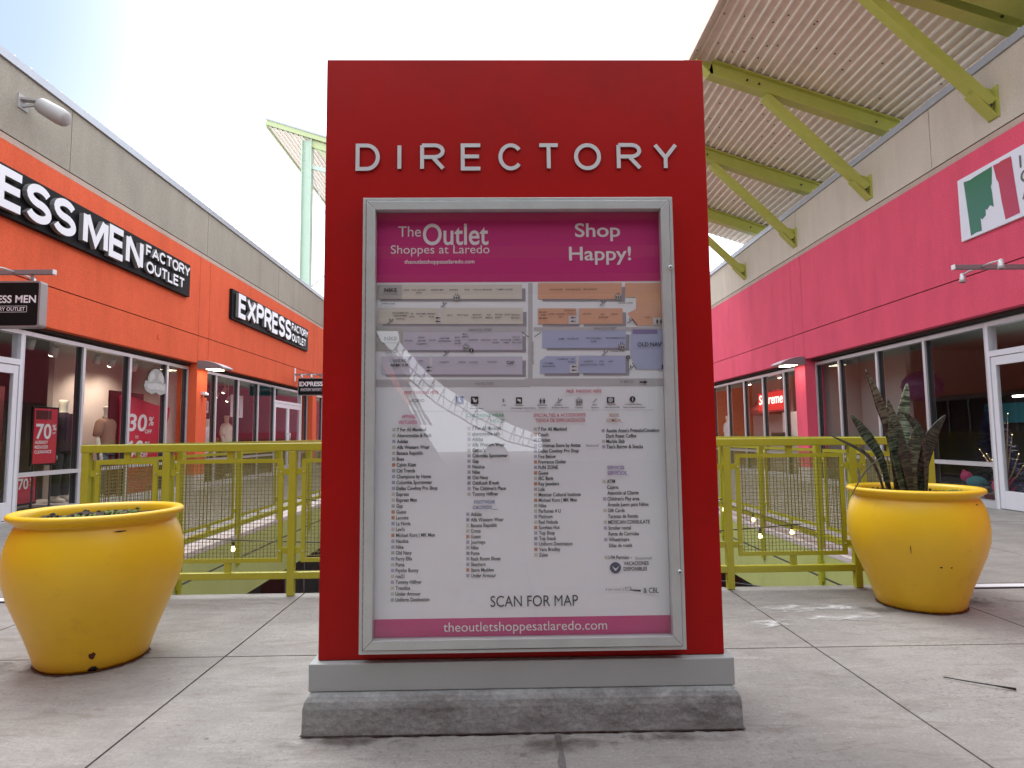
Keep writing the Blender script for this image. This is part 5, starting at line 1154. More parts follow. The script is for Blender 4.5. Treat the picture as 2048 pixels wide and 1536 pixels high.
for li, (pts, w, ys, tw) in enumerate([
    ([(1795, 985), (1788, 890), (1763, 800), (1738, 738)], .072, (4.06, 4.02), (10, 25)), ([(1806, 985), (1797, 905), (1781, 850), (1766, 800)], .060, (4.00, 3.95), (-20, 10)),
    ([(1818, 985), (1823, 905), (1832, 840), (1849, 763)], .084, (4.10, 4.16), (5, -15)), ([(1826, 985), (1832, 905), (1841, 855), (1853, 813)], .058, (4.12, 4.2), (20, 30)),
    ([(1830, 985), (1843, 925), (1862, 872), (1890, 832)], .080, (4.02, 4.0), (-15, 20)), ([(1778, 985), (1765, 915), (1738, 866), (1713, 828)], .060, (4.05, 4.08), (15, -10)),
    ([(1763, 985), (1748, 940), (1722, 905), (1652, 869)], .046, (4.03, 3.98), (40, 55)), ([(1808, 985), (1803, 910), (1799, 850), (1796, 812)], .062, (4.10, 4.12), (-10, 15)),
    ([(1838, 985), (1840, 905), (1824, 856), (1797, 828)], .052, (3.99, 3.95), (25, -20)), ([(1790, 985), (1780, 925), (1773, 880), (1768, 838)], .060, (3.97, 3.95), (-15, 5)),
    ([(1815, 985), (1812, 930), (1818, 885), (1822, 850)], .066, (3.98, 3.96), (12, -8)), ([(1844, 985), (1850, 940), (1858, 900), (1864, 880)], .05, (4.10, 4.12), (30, 30)),
    ([(1801, 985), (1795, 940), (1787, 900), (1783, 870)], .064, (3.95, 3.93), (0, 10))]): blade(sp, pts, w, ys, tw, 'snake snake snakepale snakepale snakedark snake snakedark snakedark snakedark snake snake snakepale snakedark'.split()[li])
blade(sp, [(1755, 912), (1737, 922), (1712, 936), (1672, 988)], .010, (3.99, 3.9), (40, 50), 'snakeold', .2, 'withered_leaf')

# ================================================================== RAILINGS
def wire_panel(w, axis, parent, at, z0=.232, z1=.953):
    """framed wire-mesh infill of width w along axis, fixed with tabs; built round the point `at` (centre, floor level)"""
    fr, wm = MB(), MB(); b = .028; h = w/2
    def pt(a, z, d): return (at[0]+a, at[1]+d, z) if axis == 'x' else (at[0]+d, at[1]+a, z)
    def bx(mb, a0, a1, zz0, zz1, d, m): p, q = pt(a0, zz0, -d), pt(a1, zz1, d); mb.box(p[0], q[0], p[1], q[1], p[2], q[2], m)
    bx(fr, -h, -h+b, z0, z1, .011, 'lime'); bx(fr, h-b, h, z0, z1, .011, 'lime'); bx(fr, -h+b, h-b, z1-b, z1, .0108, 'lime'); bx(fr, -h+b, h-b, z0, z0+b, .0108, 'lime')
    tb = .022
    bx(fr, -tb, tb, z1, 1.012, .008, 'lime'); bx(fr, -tb, tb, .165, z0, .008, 'lime')
    for sg in (-1, 1):
        for zz in (.842, .292): bx(fr, sg*(h), sg*(h+.055), zz, zz+.042, .008, 'lime')
        for zz in (.86, .31): p = pt(sg*(h-.012), zz, -.012); fr.ball(p, .008, 'limepale', 6)
    p = fr.build('panel_frame', parent)
    s = .0252; k = -h+b+s*.6
    while k < h-b: bx(wm, k-.0017, k+.0017, z0+b, z1-b, .002, 'wire'); k += s
    k = z0+b+s*.6
    while k < z1-b: bx(wm, -h+b, h-b, k-.0016, k+.0016, .0028, 'wire'); k += s
    wm.build('wire_mesh', p); return p
RY = 4.505
rl = thing('railing', 'lime green railing with wire mesh panels crossing behind the red sign', 'railing', (0, RY, 0), 'lime green railings round the opening')
mb = MB(); mb.box(-2.97, 3.12, RY-.025, RY+.045, 1.008, 1.064, 'lime'); mb.build('top_rail', rl, bevel=.006)
mb = MB(); mb.box(-2.95, 3.10, RY-.022, RY+.022, .118, .166, 'lime'); mb.build('bottom_rail', rl, bevel=.005)
px_ = [-2.935, -2.37, -1.485, -.45, .58, 1.613, 2.527, 3.093]
for i, x in enumerate(px_):
    mb = MB(); mb.box(x-.0255, x+.0255, RY-.024, RY+.024, .002, 1.008, 'lime'); mb.build('post', rl, bevel=.005)
for a, b in zip(px_[:-1], px_[1:]): wire_panel(b-a-.135, 'x', rl, ((a+b)/2, RY, 0))
for s, lab in ((-1, 'lime green railing running back along the walkway of the orange shops'), (1, 'lime green railing running back along the walkway of the pink shops')):
    x = s*2.93; t = thing('railing', lab, 'railing', (x, 22, 0), 'lime green railings round the opening')
    mb = MB(); mb.box(x-.03, x+.03, RY+.05, 40, 1.008, 1.064, 'lime'); mb.build('top_rail', t)
    mb = MB(); mb.box(x-.022, x+.022, RY+.03, 40, .135, .182, 'lime'); mb.build('bottom_rail', t)
    yy = [5.75+1.27*k for k in range(28)]; po = pp = None
    for k, y in enumerate(yy[:27]):
        if po is None:
            mb = MB(); mb.box(x-s*.024-s*.026, x-s*.024+s*.026, y-.026, y+.026, -.28, 1.008, 'lime'); mb.box(x-s*.045, x-s*.005, y-.045, y+.045, -.24, -.05, 'lime'); po = mb.build('post', t)
            pp = wire_panel(1.27-.15, 'y', t, (x, y-.635, 0))
        else:
            c = po.copy(); COL.objects.link(c); c.location.y = y-yy[0]
            c = pp.copy(); COL.objects.link(c); c.location.y = y-yy[0]
            for ch in list(pp.children): d = ch.copy(); COL.objects.link(d); d.parent = c
# festoon lights strung over the void
def festoon(a, b, sag, n, lab, skip=0):
    a, b = Vector(a), Vector(b); t = thing('string_light', lab, 'string light', tuple(a), 'festoon strings over the opening')
    P = [a.lerp(b, i/24) - Vector((0, 0, sag*4*(i/24)*(1-i/24))) for i in range(25)]
    mb = MB(); mb.tube(P, .006, 'cable', 6); mb.build('cable', t)
    for k in range(n):
        f = (k+.5)/n; p = a.lerp(b, f)-Vector((0, 0, sag*4*f*(1-f)))
        mb = MB(); mb.tube([p, p-Vector((0, 0, .055))], .011, 'cable', 8); so_ = mb.build('socket', t)
        mb = MB(); mb.lathe([(.004, -.05), (.012, -.056), (.021, -.078), (.020, -.094), (.010, -.104), (0, -.106)], p, 'bulb', 12); mb.build('bulb', so_)
festoon((-2.90, 5.9, .19), (2.90, 6.1, .22), .10, 7, 'festoon string crossing the opening nearest the railing')
festoon((2.90, 5.0, -.22), (-2.90, 11.5, .25), .25, 6, 'festoon string slanting across the opening beneath the others')
festoon((2.885, 5.8, .20), (2.885, 10.6, .25), .03, 5, 'festoon string tied along the bottom rail by the pink shops')
festoon((-2.90, 9.0, .25), (2.90, 8.2, .25), .18, 6, 'festoon string crossing the opening farthest from the railing')

# ================================================================== FASCIA AND HANGING SIGNS
Yv, Zv, Xv = (0, 1, 0), (0, 0, 1), (1, 0, 0)
def fascia_sign(name, lab, y0, y1, z0, z1, rows):
    t = thing(name, lab, 'shop sign', (-6.59, (y0+y1)/2, z0)); mb = MB()
    mb.box(-6.589, -6.515, y0, y1, z0, z1, 'signblack'); mb.build('backing_panel', t, bevel=.006)
    mb = MB()
    for s, y, z, w, cap, sw, dp in rows: signtext(mb, s, (-6.514, y, z), Yv, Zv, (1, 0, 0), cap, w, sw, dp, 'letterwhite', 'letterside', gap=.05, stand=.012)
    mb.build('raised_letters', t)
fascia_sign('shop_sign', 'long black fascia sign reading in big white capitals with MEN in the middle', 5.55, 13.02, 4.06, 4.74, [('EXPRESS', 5.80, 4.12, 3.57, .54, .205, .07), ('MEN', 9.53, 4.12, 1.62, .54, .205, .07), ('FACTORY', 11.27, 4.44, 1.62, .215, .2, .05), ('OUTLET', 11.30, 4.15, 1.38, .215, .2, .05)])
fascia_sign('shop_sign', 'shorter black fascia sign with white capitals over the farther orange shop', 15.08, 21.05, 4.0, 4.74, [('EXPRESS', 15.26, 4.07, 3.86, .60, .205, .07), ('FACTORY', 19.22, 4.41, 1.62, .24, .2, .05), ('OUTLET', 19.25, 4.09, 1.38, .24, .2, .05)])
def rounded(x0, x1, z0, z1, r, n=5):
    P = []
    for cx, cz, a in ((x1-r, z1-r, 0), (x0+r, z1-r, 90), (x0+r, z0+r, 180), (x1-r, z0+r, 270)):
        for i in range(n+1): P.append((cx+r*math.cos(R(a+90*i/n)), cz+r*math.sin(R(a+90*i/n))))
    return P
def blade_sign(lab, x0, x1, y, lines, arm_end, lamps, panel=True, s=-1, wall=-6.59):
    t = thing('hanging_sign', lab, 'hanging sign', (wall, y, 3.1)); zt = 3.0
    mb = MB(); mb.box(wall, arm_end, y-.028, y+.028, 3.09, 3.145, 'midgrey'); mb.box(arm_end, arm_end-s*.012, y-.03, y+.03, 3.088, 3.147, 'clip'); mb.box(wall, wall-s*.012, y-.06, y+.06, 2.90, 3.33, 'lightgrey'); mb.build('arm', t, bevel=.003)
    if panel:
        mb = MB(); P = rounded(x0, x1, 2.44, zt, .035); mb.prism([(x, y-.06, z) for x, z in P], (0, .12, 0), 'signedge'); bd = mb.build('sign_box', t, bevel=.002)
        mb = MB(); P = rounded(x0+.022, x1-.022, 2.462, zt-.022, .02); mb.prism([(x, y-.063, z) for x, z in P], (0, .126, 0), 'signblack')
        for tx, cx, z, cap, w, bold in lines:
            text(mb, tx, (cx, y-.0655, z), Xv, Zv, 'letterwhite', cap, w, bold=bold, align=.5)
            text(mb, tx, (cx, y+.0655, z), (-1, 0, 0), Zv, 'letterwhite', cap, w, bold=bold, align=.5)
        c = lines[0][1]; hw = lines[1][4]/2+.022; z0 = lines[1][2]-.018; z1 = z0+lines[1][3]+.036
        for a, b, e, f in ((c-hw, c+hw, z0, z0+.004), (c-hw, c+hw, z1-.004, z1), (c-hw, c-hw+.004, z0, z1), (c+hw-.004, c+hw, z0, z1)): mb.box(a, b, y-.0655, y-.0632, e, f, 'letterwhite')
        mb.build('sign_face', bd)
        mb = MB()
        for x in (x0+.12, x1-.15): mb.box(x-.014, x+.014, y-.012, y+.012, zt, 3.09, 'midgrey')
        mb.build('hanger', t)
    for root, tip in lamps:
        mb = MB(); root, tip = Vector(root), Vector(tip); mb.tube([root, root.lerp(tip, .5)+Vector((0, 0, .01)), tip], .011, 'lightgrey', 8)
        mb.tube([tip+Vector((0, 0, .02)), tip+Vector((0, 0, .01)), tip-Vector((0, 0, .06)), tip-Vector((0, 0, .10))], [.012, .026, .034, .040], 'lightgrey', 14); mb.lathe([(0, 0), (.030, 0)], tip-Vector((0, 0, .101)), 'dark', 14); mb.build('spot_lamp', t)
blade_sign('black hanging sign on an arm over the door of the nearest orange shop', -6.42, -5.475, 7.48, [('EXPRESS MEN', -5.89, 2.735, .082, .74, .022), ('FACTORY OUTLET', -5.89, 2.638, .040, .49, .012)], -5.37, [((-5.82, 7.45, 3.115), (-5.82, 7.15, 3.10)), ((-5.82, 7.51, 3.115), (-5.82, 7.76, 3.10))])
blade_sign('small black hanging sign at the far orange shop beside the red sign', -6.47, -5.62, 20.0, [('EXPRESS', -6.05, 2.74, .13, .74, .03), ('FACTORY OUTLET', -6.05, 2.60, .055, .62, .012)], -5.45, [((-5.9, 20.0, 3.1), (-5.9, 19.45, 3.05)), ((-6.2, 20, 3.1), (-6.2, 19.45, 3.05))])
blade_sign('empty hanging sign arm with two small spot lamps on the pink wall', 5.6, 6.4, 7.48, [], 5.60, [((5.93, 7.45, 3.12), (5.93, 7.16, 3.11)), ((5.93, 7.51, 3.115), (5.93, 7.78, 3.10))], panel=False, s=1, wall=6.80)
# white panel with the torn green and red flag shapes
t = thing('wall_sign', 'white sign panel with torn green and red flag shapes on the pink wall', 'wall sign', (6.8, 8.1, 3.86))
mb = MB(); mb.box(6.76, 6.799, 7.30, 8.84, 3.86, 4.78, 'signwhite'); mb.build('panel', t, bevel=.003)
# picture measures of the panel -> y, z on it
def fy(px): return 8.84 - (px-135)/(988-135)*1.17
def pan(pts, m, l, mb):
    out = []
    for px, py in pts:
        f = (px-150)/(988-150); top = 612-f*(612-150); bot = 1425-f*(1425-1110); out.append((6.7595-.002*l, 8.84-f*(1.14), 4.78-(py-top)/(bot-top)*.92))
    mb.poly(out, m)
mb = MB()
pan([(240, 625), (335, 590), (400, 545), (628, 408), (612, 640), (598, 690), (606, 760), (615, 965), (570, 940), (525, 1005), (510, 985), (505, 1075), (455, 1130), (437, 1105), (440, 1280), (365, 1300), (290, 1345), (262, 900)], 'flaggreen', 1, mb)
pan([(642, 400), (720, 365), (740, 345), (865, 285), (885, 600), (918, 1075), (745, 1150), (715, 900), (695, 640), (672, 590)], 'flagred', 1, mb)
for s, z in (('I', 4.50), ('C', 4.29), ('A', 4.08)): text(mb, s, (6.756, 7.745, z), (0, -1, 0), Zv, 'lettergrey', .15, None, bold=.02)
mb.build('printed_emblem', t)

# ================================================================== WALL FITTINGS
def sconce(lab, s, y0, y1):
    x = WALL[s]; t = thing('wall_light', lab, 'wall light', (x, (y0+y1)/2, 2.6), 'curved wall lights on the piers'); n = 10
    o = [(x, 2.62), (x, 2.80)] + [(x-s*.55*i/n, 2.80-.15*(i/n)**2.2) for i in range(1, n+1)] + [(x-s*.55, 2.63), (x-s*.30, 2.62)]
    mb = MB(); mb.prism([(a, y0, z) for a, z in o], (0, y1-y0, 0), 'midgrey')
    mb.box(x-s*.20, x-s*.57, y0-.003, y1+.003, 2.801, 2.803, 'clip') if False else None
    mb.build('housing', t, bevel=.004)
    mb = MB(); mb.prism([(x-s*.55*i/n, y0+.01, 2.803-.15*(i/n)**2.2) for i in range(3, n+1)]+[(x-s*.55*i/n, y0+.01, 2.81-.15*(i/n)**2.2) for i in range(n, 2, -1)], (0, y1-y0-.02, 0), 'clip'); mb.build('visor', t)  # pale strip over the curve: light on the front put into its colour
    mb = MB(); mb.box(x-s*.16, x-s*.40, y0+.06, y1-.10, 2.612, 2.6195, 'lamp'); mb.build('lens', t)
sconce('curved grey wall light above the orange pier', -1, 13.60, 14.12)
sconce('curved grey wall light above the pink pier', 1, 13.76, 14.30)
t = thing('wall_speaker', 'grey horn loudspeaker bracketed high on the beige parapet', 'loudspeaker', (-6.59, 8.7, 5.9))
mb = MB(); a = Vector((-6.36, 8.42, 5.74)); b = Vector((-6.02, 8.46, 5.54)); d = (b-a).normalized()
mb.tube([a, a+d*.01, a+d*.05, a+d*.30, a+d*.38, a+d*.41, a+d*.42], [.085, .10, .11, .12, .11, .09, .02], 'speakergrey', 24); mb.build('cabinet', t)
mb = MB(); mb.box(-6.589, -6.575, 8.32, 8.50, 5.66, 5.86, 'speakergrey'); mb.bar((-6.58, 8.40, 5.80), (-6.33, 8.42, 5.78), .10, .03, 'speakergrey'); mb.bar((-6.58, 8.40, 5.70), (-6.35, 8.42, 5.74), .03, .03, 'speakergrey'); mb.build('bracket', t)
t = thing('security_camera', 'small white dome camera on the orange pier', 'security camera', (-6.59, 13.85, 2.0))
mb = MB(); mb.box(-6.589, -6.50, 13.80, 13.90, 2.07, 2.13, 'doorwhite'); mb.lathe([(0, 0), (.05, 0), (.055, -.03), (.05, -.05)], (-6.50, 13.85, 2.10), 'doorwhite', 16); mb.build('mount', t)
mb = MB(); mb.ball((-6.50, 13.85, 2.045), .045, 'gasket', 14); mb.build('dome', t)
mb = MB(); mb.box(-6.589, -6.579, 12.0, 12.07, 3.02, 3.12, 'orange'); o = mb.build('junction_plate', bevel=.003); 
o = tag(o, 'small painted over junction plate on the orange wall', 'junction plate')

# ================================================================== SHOP WINDOW DISPLAYS
# lofted display figures without heads
def loft(mb, rings, m, n=20, close=True):
    vs = [];
    for (cx, cy, cz, rx, ry) in rings:
        for k in range(n): a = 2*math.pi*k/n; vs.append((cx+rx*math.cos(a), cy+ry*math.sin(a), cz))
    fs = [(i*n+k, i*n+(k+1) % n, (i+1)*n+(k+1) % n, (i+1)*n+k) for i in range(len(rings)-1) for k in range(n)]
    mb.add(vs, fs, m, True)
    if close: mb.add(vs[:n], [tuple(range(n-1, -1, -1))], m); mb.add(vs[-n:], [tuple(range(n))], m)
def mannequin(lab, x, y, shirt, trousers, rot, base=.06, collar=True, skin='skinwhite'):
    t = thing('mannequin', lab, 'mannequin', (x, y, 0), 'mannequins in the shop windows')
    def T(pts): return [(x+p[0], y+p[1], base+p[2]) for p in pts]
    b = MB()
    loft(b, [(x, y, base+z, rx, ry) for z, rx, ry in ((.92, .11, .165), (1.05, .105, .15), (1.2, .115, .165), (1.36, .115, .19), (1.44, .085, .16), (1.475, .058, .07), (1.52, .055, .058), (1.60, .062, .062), (1.66, .075, .07), (1.70, .070, .066))], skin, 20)
    for s in (-1, 1):
        b.tube(T([(.0, s*.19, 1.41), (.0, s*.235, 1.33), (-.01, s*.265, 1.14), (.05, s*.28, .93), (.075, s*.275, .86)]), [.055, .056, .045, .034, .026], skin, 12)
        b.ball(T([(.085, s*.275, .80)])[0], .045, skin, 10, (.55, .7, 1.2))
        for f in range(4): b.tube(T([(.07+f*.014, s*.275, .77), (.075+f*.014, s*.272, .71+abs(f-1.5)*.008), (.07+f*.012, s*.262, .685+abs(f-1.5)*.008)]), [.010, .009, .006], skin, 6)
        b.tube(T([(.0, s*.09, .95), (.0, s*.10, .5), (-.01, s*.105, .10), (.0, s*.105, .05)]), [.085, .062, .04, .045], skin, 12); b.tube(T([(-.05, s*.105, .03), (.10, s*.115, .025), (.17, s*.12, .02)]), [.04, .042, .025], skin, 10)
    b.build('body', t)
    c = MB(); loft(c, [(x, y, base+z, rx, ry) for z, rx, ry in ((.84, .140, .195), (.92, .135, .185), (1.08, .128, .172), (1.22, .132, .185), (1.36, .132, .207), (1.43, .105, .18), (1.475, .075, .10), (1.49, .066, .07))], shirt, 24, False)
    for s in (-1, 1): c.tube(T([(.0, s*.15, 1.42), (.0, s*.21, 1.38), (.0, s*.252, 1.26), (-.005, s*.268, 1.15)]), [.07, .078, .074, .070], shirt, 14)
    if collar: c.tube(T([(.05, -.05, 1.46), (.085, .0, 1.44), (.05, .05, 1.46), (-.05, .05, 1.50), (-.06, 0, 1.51), (-.05, -.05, 1.50), (.05, -.05, 1.46)]), .016, shirt, 6)
    c.build('shirt', t)
    d = MB(); loft(d, [(x, y, base+z, rx, ry) for z, rx, ry in ((.80, .125, .18), (.90, .122, .172), (.95, .118, .165))], trousers, 20)
    for s in (-1, 1): d.tube(T([(0, s*.085, .88), (0, s*.10, .5), (0, s*.108, .10)]), [.098, .078, .068], trousers, 14)
    d.build('trousers', t)
    return t
M['navyshirt'] = mat('navy_knit', (.03, .012, .022), .9, var=.1, vscale=20); M['tanshirt'] = mat('tan_polo_knit', (.33, .19, .125), .9, var=.08, vscale=14)
M['jeans'] = mat('grey_blue_denim', (.10, .13, .18), .9, var=.2, vscale=25); M['blackcloth'] = mat('black_cloth', (.02, .02, .022), .9); M['whitecloth'] = mat('white_cloth', (.72, .73, .75), .9, var=.06, vscale=10)
mannequin('headless mannequin in a dark navy top beside the upright sale poster', -7.42, 10.72, 'navyshirt', 'blackcloth', 0, .08, False)
mannequin('headless mannequin in a tan polo shirt and grey jeans', -7.34, 11.78, 'tanshirt', 'jeans', 0, .02)
mannequin('headless mannequin in white clothes nearest the orange pier in the far window', -7.6, 15.0, 'whitecloth', 'whitecloth', 0, .05)
mannequin('headless mannequin in a white shirt and black trousers in the far orange shop', -7.5, 16.1, 'whitecloth', 'blackcloth', 0, -.1)
mannequin('headless mannequin in a cream top by the glazed doors', -7.8, 17.9, 'skinwhite', 'jeans', 0, .05, False)
mannequin('white hooded mannequin at the far end of the pink shop window', 7.75, 21.3, 'whitecloth', 'whitecloth', 0, .0, False)
# display back wall and step of the first shop
mb = MB(); mb.box(-8.12, -8.02, 11.30, 13.70, .012, 2.94, 'plaster'); mb.box(-8.12, -6.95, 10.3, 13.70, .012, .07, 'plaster'); mb.build('display_wall', LB)
mb = MB(); mb.box(-8.35, -8.25, 9.55, 10.5, .012, 2.0, 'interior_dark'); mb.box(-8.24, -8.2, 9.9, 9.93, .8, 2.2, 'midgrey'); mb.build('display_screen', LB)
def sale_poster(lab, x, y0, y1, z0, z1, rows, black=True):
    t = thing('sale_poster', lab, 'sale poster', (x, (y0+y1)/2, 0)); mb = MB()
    mb.box(x-.02, x+.005, y0-.03, y1+.03, z0-.03, z1+.03, 'signblack'); mb.box(x-.01, x+.008, y0, y1, z0, z1, 'salered')
    if black: mb.box(x+.008, x+.010, y0+.03, y0+.36, z1-.17, z1-.03, 'maroon')
    mb.build('board', t)
    mb = MB()
    for s, y, z, cap, w in rows: text(mb, s, (x+.012, y, z), Yv, Zv, 'white', cap, w, bold=.02)
    mb.build('print', t)
    mb = MB(); yc = (y0+y1)/2
    for y in (y0+.06, y1-.06): mb.box(x-.03, x-.01, y-.012, y+.012, .05, z0, 'gasket')
    mb.box(x-.16, x+.14, y0+.03, y1-.03, .02, .05, 'gasket'); mb.build('stand', t)
sale_poster('upright red sale poster announcing 70 percent in the nearest orange shop window', -7.2, 9.76, 10.26, .74, 1.60, [('70', 9.80, 1.13, .215, .33), ('%', 10.15, 1.26, .085, .09), ('OFF', 10.155, 1.20, .03, .075), ('ALREADY', 9.79, 1.05, .045, .28), ('REDUCED', 9.79, .975, .045, .28), ('CLEARANCE', 9.79, .90, .045, .36)])
sale_poster('low red sale poster behind the bottom rail of the nearest shop window', -7.35, 9.62, 10.06, .14, .60, [('70', 9.70, .36, .15, .20), ('%', 9.93, .46, .05, .07), ('OFF', 9.93, .40, .025, .07)], False)
t = thing('sale_display', 'giant red shopping bag display printed 30 and 60 percent off', 'shop display', (-7.02, 12.7, .07))
mb = MB(); mb.prism([(-7.05, 11.95, .08), (-7.05, 12.85, .08), (-7.05, 13.38, 1.55), (-7.05, 13.42, 1.77), (-7.05, 12.9, 1.80), (-7.05, 12.2, 1.90), (-7.05, 11.90, 1.93)], (-.16, 0, 0), 'salered'); mb.build('bag', t, bevel=.01)
mb = MB(); mb.box(-7.30, -7.26, 11.72, 12.80, .08, 2.02, 'maroon'); mb.build('back_board', t)
mb = MB()
for s, y, z, cap, w in (('30', 11.93, 1.27, .30, .62), ('%', 12.62, 1.38, .16, .18), ('OFF', 12.50, 1.22, .07, .24), ('TO', 12.18, 1.12, .05, .11), ('60', 11.86, .76, .30, .60), ('%', 12.50, .90, .15, .18), ('OFF', 12.40, .76, .07, .22)): text(mb, s, (-7.047, y, z), Yv, Zv, 'white', cap, w, bold=.02, shear=.12)
mb.build('print', t)
# grey cap shaped window sticker
t = thing('window_sticker', 'grey translucent cap shaped sticker on the window over the red bag', 'window sticker', (-6.775, 12.35, 2.2))
mb = MB(); X = -6.772
def ell(cy, cz, ry, rz, a0=0, a1=360, n=20): return [(X, cy+ry*math.cos(R(a0+(a1-a0)*i/n)), cz+rz*math.sin(R(a0+(a1-a0)*i/n))) for i in range(n+1)]
M['sticker'] = mat('grey_vinyl', (.34, .34, .34), .6, var=.15, vscale=12); M['sticker2'] = mat('pale_grey_vinyl', (.46, .46, .46), .6, var=.1, vscale=12)
mb.poly(ell(12.35, 2.22, .30, .26, 0, 180), 'sticker'); mb.poly([(X, 11.97, 2.22), (X, 11.93, 2.12), (X, 12.0, 2.03), (X, 12.2, 1.97), (X, 12.35, 2.02), (X, 12.5, 1.97), (X, 12.70, 2.02), (X, 12.77, 2.13), (X, 12.72, 2.215)], 'sticker')
X = -6.769; mb.poly(ell(12.21, 2.25, .10, .17, 20, 200, 12), 'sticker2'); mb.poly(ell(12.49, 2.25, .10, .17, -20, 160, 12), 'sticker2'); mb.poly([(X, 12.02, 2.16), (X, 12.06, 2.07), (X, 12.64, 2.07), (X, 12.68, 2.16), (X, 12.35, 2.20)], 'sticker2'); mb.build('vinyl', t)
# track spotlights
def track_light(lab, x, y, z, lit=True, aim=(.4, .0, -1), power=0, name='track_light', col=(1, .84, .66)):
    t = thing(name, lab, 'track light', (x, y, 2.95), 'spotlights on the shop ceilings'); a = Vector((x, y, z)); d = Vector(aim).normalized(); mb = MB()
    mb.tube([(x, y, 2.948), (x, y, z+.05)], .012, 'lightgrey', 6); mb.tube([a-d*.09, a-d*.06, a+d*.08], [.03, .05, .062], 'lightgrey', 14); mb.build('can', t)
    if lit:
        mb = MB(); mb.ball(a+d*.075, .052, 'lamp', 10, (1, 1, .6)); mb.build('lit_face', t)
    if power:
        l = bpy.data.lights.new('spot', 'SPOT'); l.energy = power; l.spot_size = R(120); l.spot_blend = .8; l.shadow_soft_size = .06; l.color = col
        o = bpy.data.objects.new('spot', l); COL.objects.link(o); o.location = a+d*.15-Vector((x, y, 2.95)); o.parent = t; o.rotation_euler = d.to_track_quat('-Z', 'Y').to_euler()
G = 'in the nearest orange shop'
for i, (x, y, z, lit, p, w) in enumerate(((-7.30, 10.25, 2.56, True, 26, 'lit spotlight in front of the navy mannequin'), (-7.3, 11.78, 2.55, True, 26, 'lit spotlight above the tan polo mannequin'), (-7.3, 12.43, 2.57, True, 26, 'lit spotlight over the giant red bag'), (-7.3, 9.75, 2.6, False, 0, 'unlit spotlight above the upright sale poster'), (-7.5, 10.55, 2.58, False, 0, 'unlit spotlight behind the navy mannequin'), (-7.3, 11.35, 2.56, False, 0, 'unlit spotlight between the two mannequins'), (-7.5, 12.85, 2.58, False, 0, 'unlit spotlight behind the cap shaped sticker'), (-7.6, 8.9, 2.55, True, 15, 'lit spotlight just inside the near door'), (-7.9, 9.2, 2.7, True, 0, 'lit flush lamp above the near door'))):
    track_light(w, x, y, z, lit, (-.55, .25, -1), p)
for i, (x, y, z, p, w) in enumerate(((-7.6, 14.8, 2.4, 55, 'lit lamp at the near end of the teal walled shop'), (-8.2, 15.6, 2.62, 0, 'lit lamp before the teal wall'), (-8.6, 16.5, 2.5, 55, 'twin lit lamp before the teal wall'), (-7.7, 17.5, 2.45, 0, 'bright lamp above the cream mannequin'), (-8.4, 18.6, 2.4, 55, 'lit lamp behind the far shop doors'), (-8.6, 19.8, 2.35, 0, 'lit lamp deep behind the far shop doors'))):
    track_light(w, x, y, z, True, (-.4, .1, -1), p, col=(1, .93, .84))
for i, (x, y, p, w) in enumerate(((7.9, 15.4, 45, 'lit spotlight above the dark red balls'), (7.9, 17.6, 45, 'lit spotlight before the red light box'), (8.0, 20.0, 45, 'lit spotlight near the hooded mannequin'))): track_light(w, x, y, 2.75, True, (.3, .0, -1), p)
# teal shop: framed pictures, shelves, rails of clothes
r = random.Random(21)
mb = MB(); mb.box(-11.0, -10.9, 14.1, 21.9, .02, 1.42, 'interior_grey'); mb.box(-10.9, -7.0, 21.85, 21.95, .02, 1.30, 'interior_dark'); mb.box(-10.9, -10.7, 14.1, 21.9, 1.42, 1.62, 'teal')
mb.build('shelf_wall', LB)
for k in range(9):
    t = thing('clothes_rail', '%s rail of %s clothes from the near end of the teal walled shop' % (['first', 'second', 'third'][k//3], ['dark', 'rust coloured', 'grey'][k % 3]), 'clothes rail', (-9.6, 14.5+k*.8, 0), 'clothes rails in the teal walled shop'); mb = MB()
    y0 = 14.4+k*.8; x = -9.9+.5*(k % 2); mb.tube([(x, y0, .02), (x, y0, 1.25), (x, y0+.62, 1.25), (x, y0+.62, .02)], .014, 'lightgrey', 6); mb.build('rail', t); mb = MB()
    for q in range(9): y = y0+.06+q*.06; mb.prism([(x-.02, y, 1.22), (x-.22, y, 1.10), (x-.19, y, .45+r.uniform(0, .2)), (x+.19, y, .45), (x+.22, y, 1.10)], (0, .035, 0), ['blackcloth', 'wood', 'interior_grey'][k % 3])
    mb.build('clothes', t)
for k, (y, z, w) in enumerate(((15.7, 1.9, 'small framed picture hanging in the teal shop window'), (17.6, 2.0, 'large pale poster of a figure hanging in the teal shop window'))):
    t = thing('hanging_poster', w, 'poster', (-7.4, y, z)); mb = MB(); s = .3 if k == 0 else .62; mb.box(-7.41, -7.39, y-s/2*1.3, y+s/2*1.3, z-s/2, z+s/2, 'whitecloth')
    if k == 0: mb.box(-7.389, -7.388, y-.12, y+.12, z-.1, z+.1, 'jeans')
    else: mb.prism([(-7.389, y-.05, z+.25), (-7.389, y+.08, z+.22), (-7.389, y+.16, z-.26), (-7.389, y+.06, z-.26), (-7.389, y, z+.02), (-7.389, y-.1, z-.26), (-7.389, y-.2, z-.26)], (.002, 0, 0), 'jeans')
    mb.build('sheet', t); mb = MB(); mb.tube([(-7.4, y, z+s/2), (-7.4, y, 2.95)], .004, 'gasket', 4); mb.build('cord', t)
mb = MB()
for k in range(3): mb.box(-8.3, -7.7, 15.6+k*1.0, 16.35+k*1.0, .5, .54, 'wood'); mb.box(-8.25, -7.75, 15.65+k, 16.3+k, .02, .5, 'interior_dark')
mb.build('display_plinth', LB)
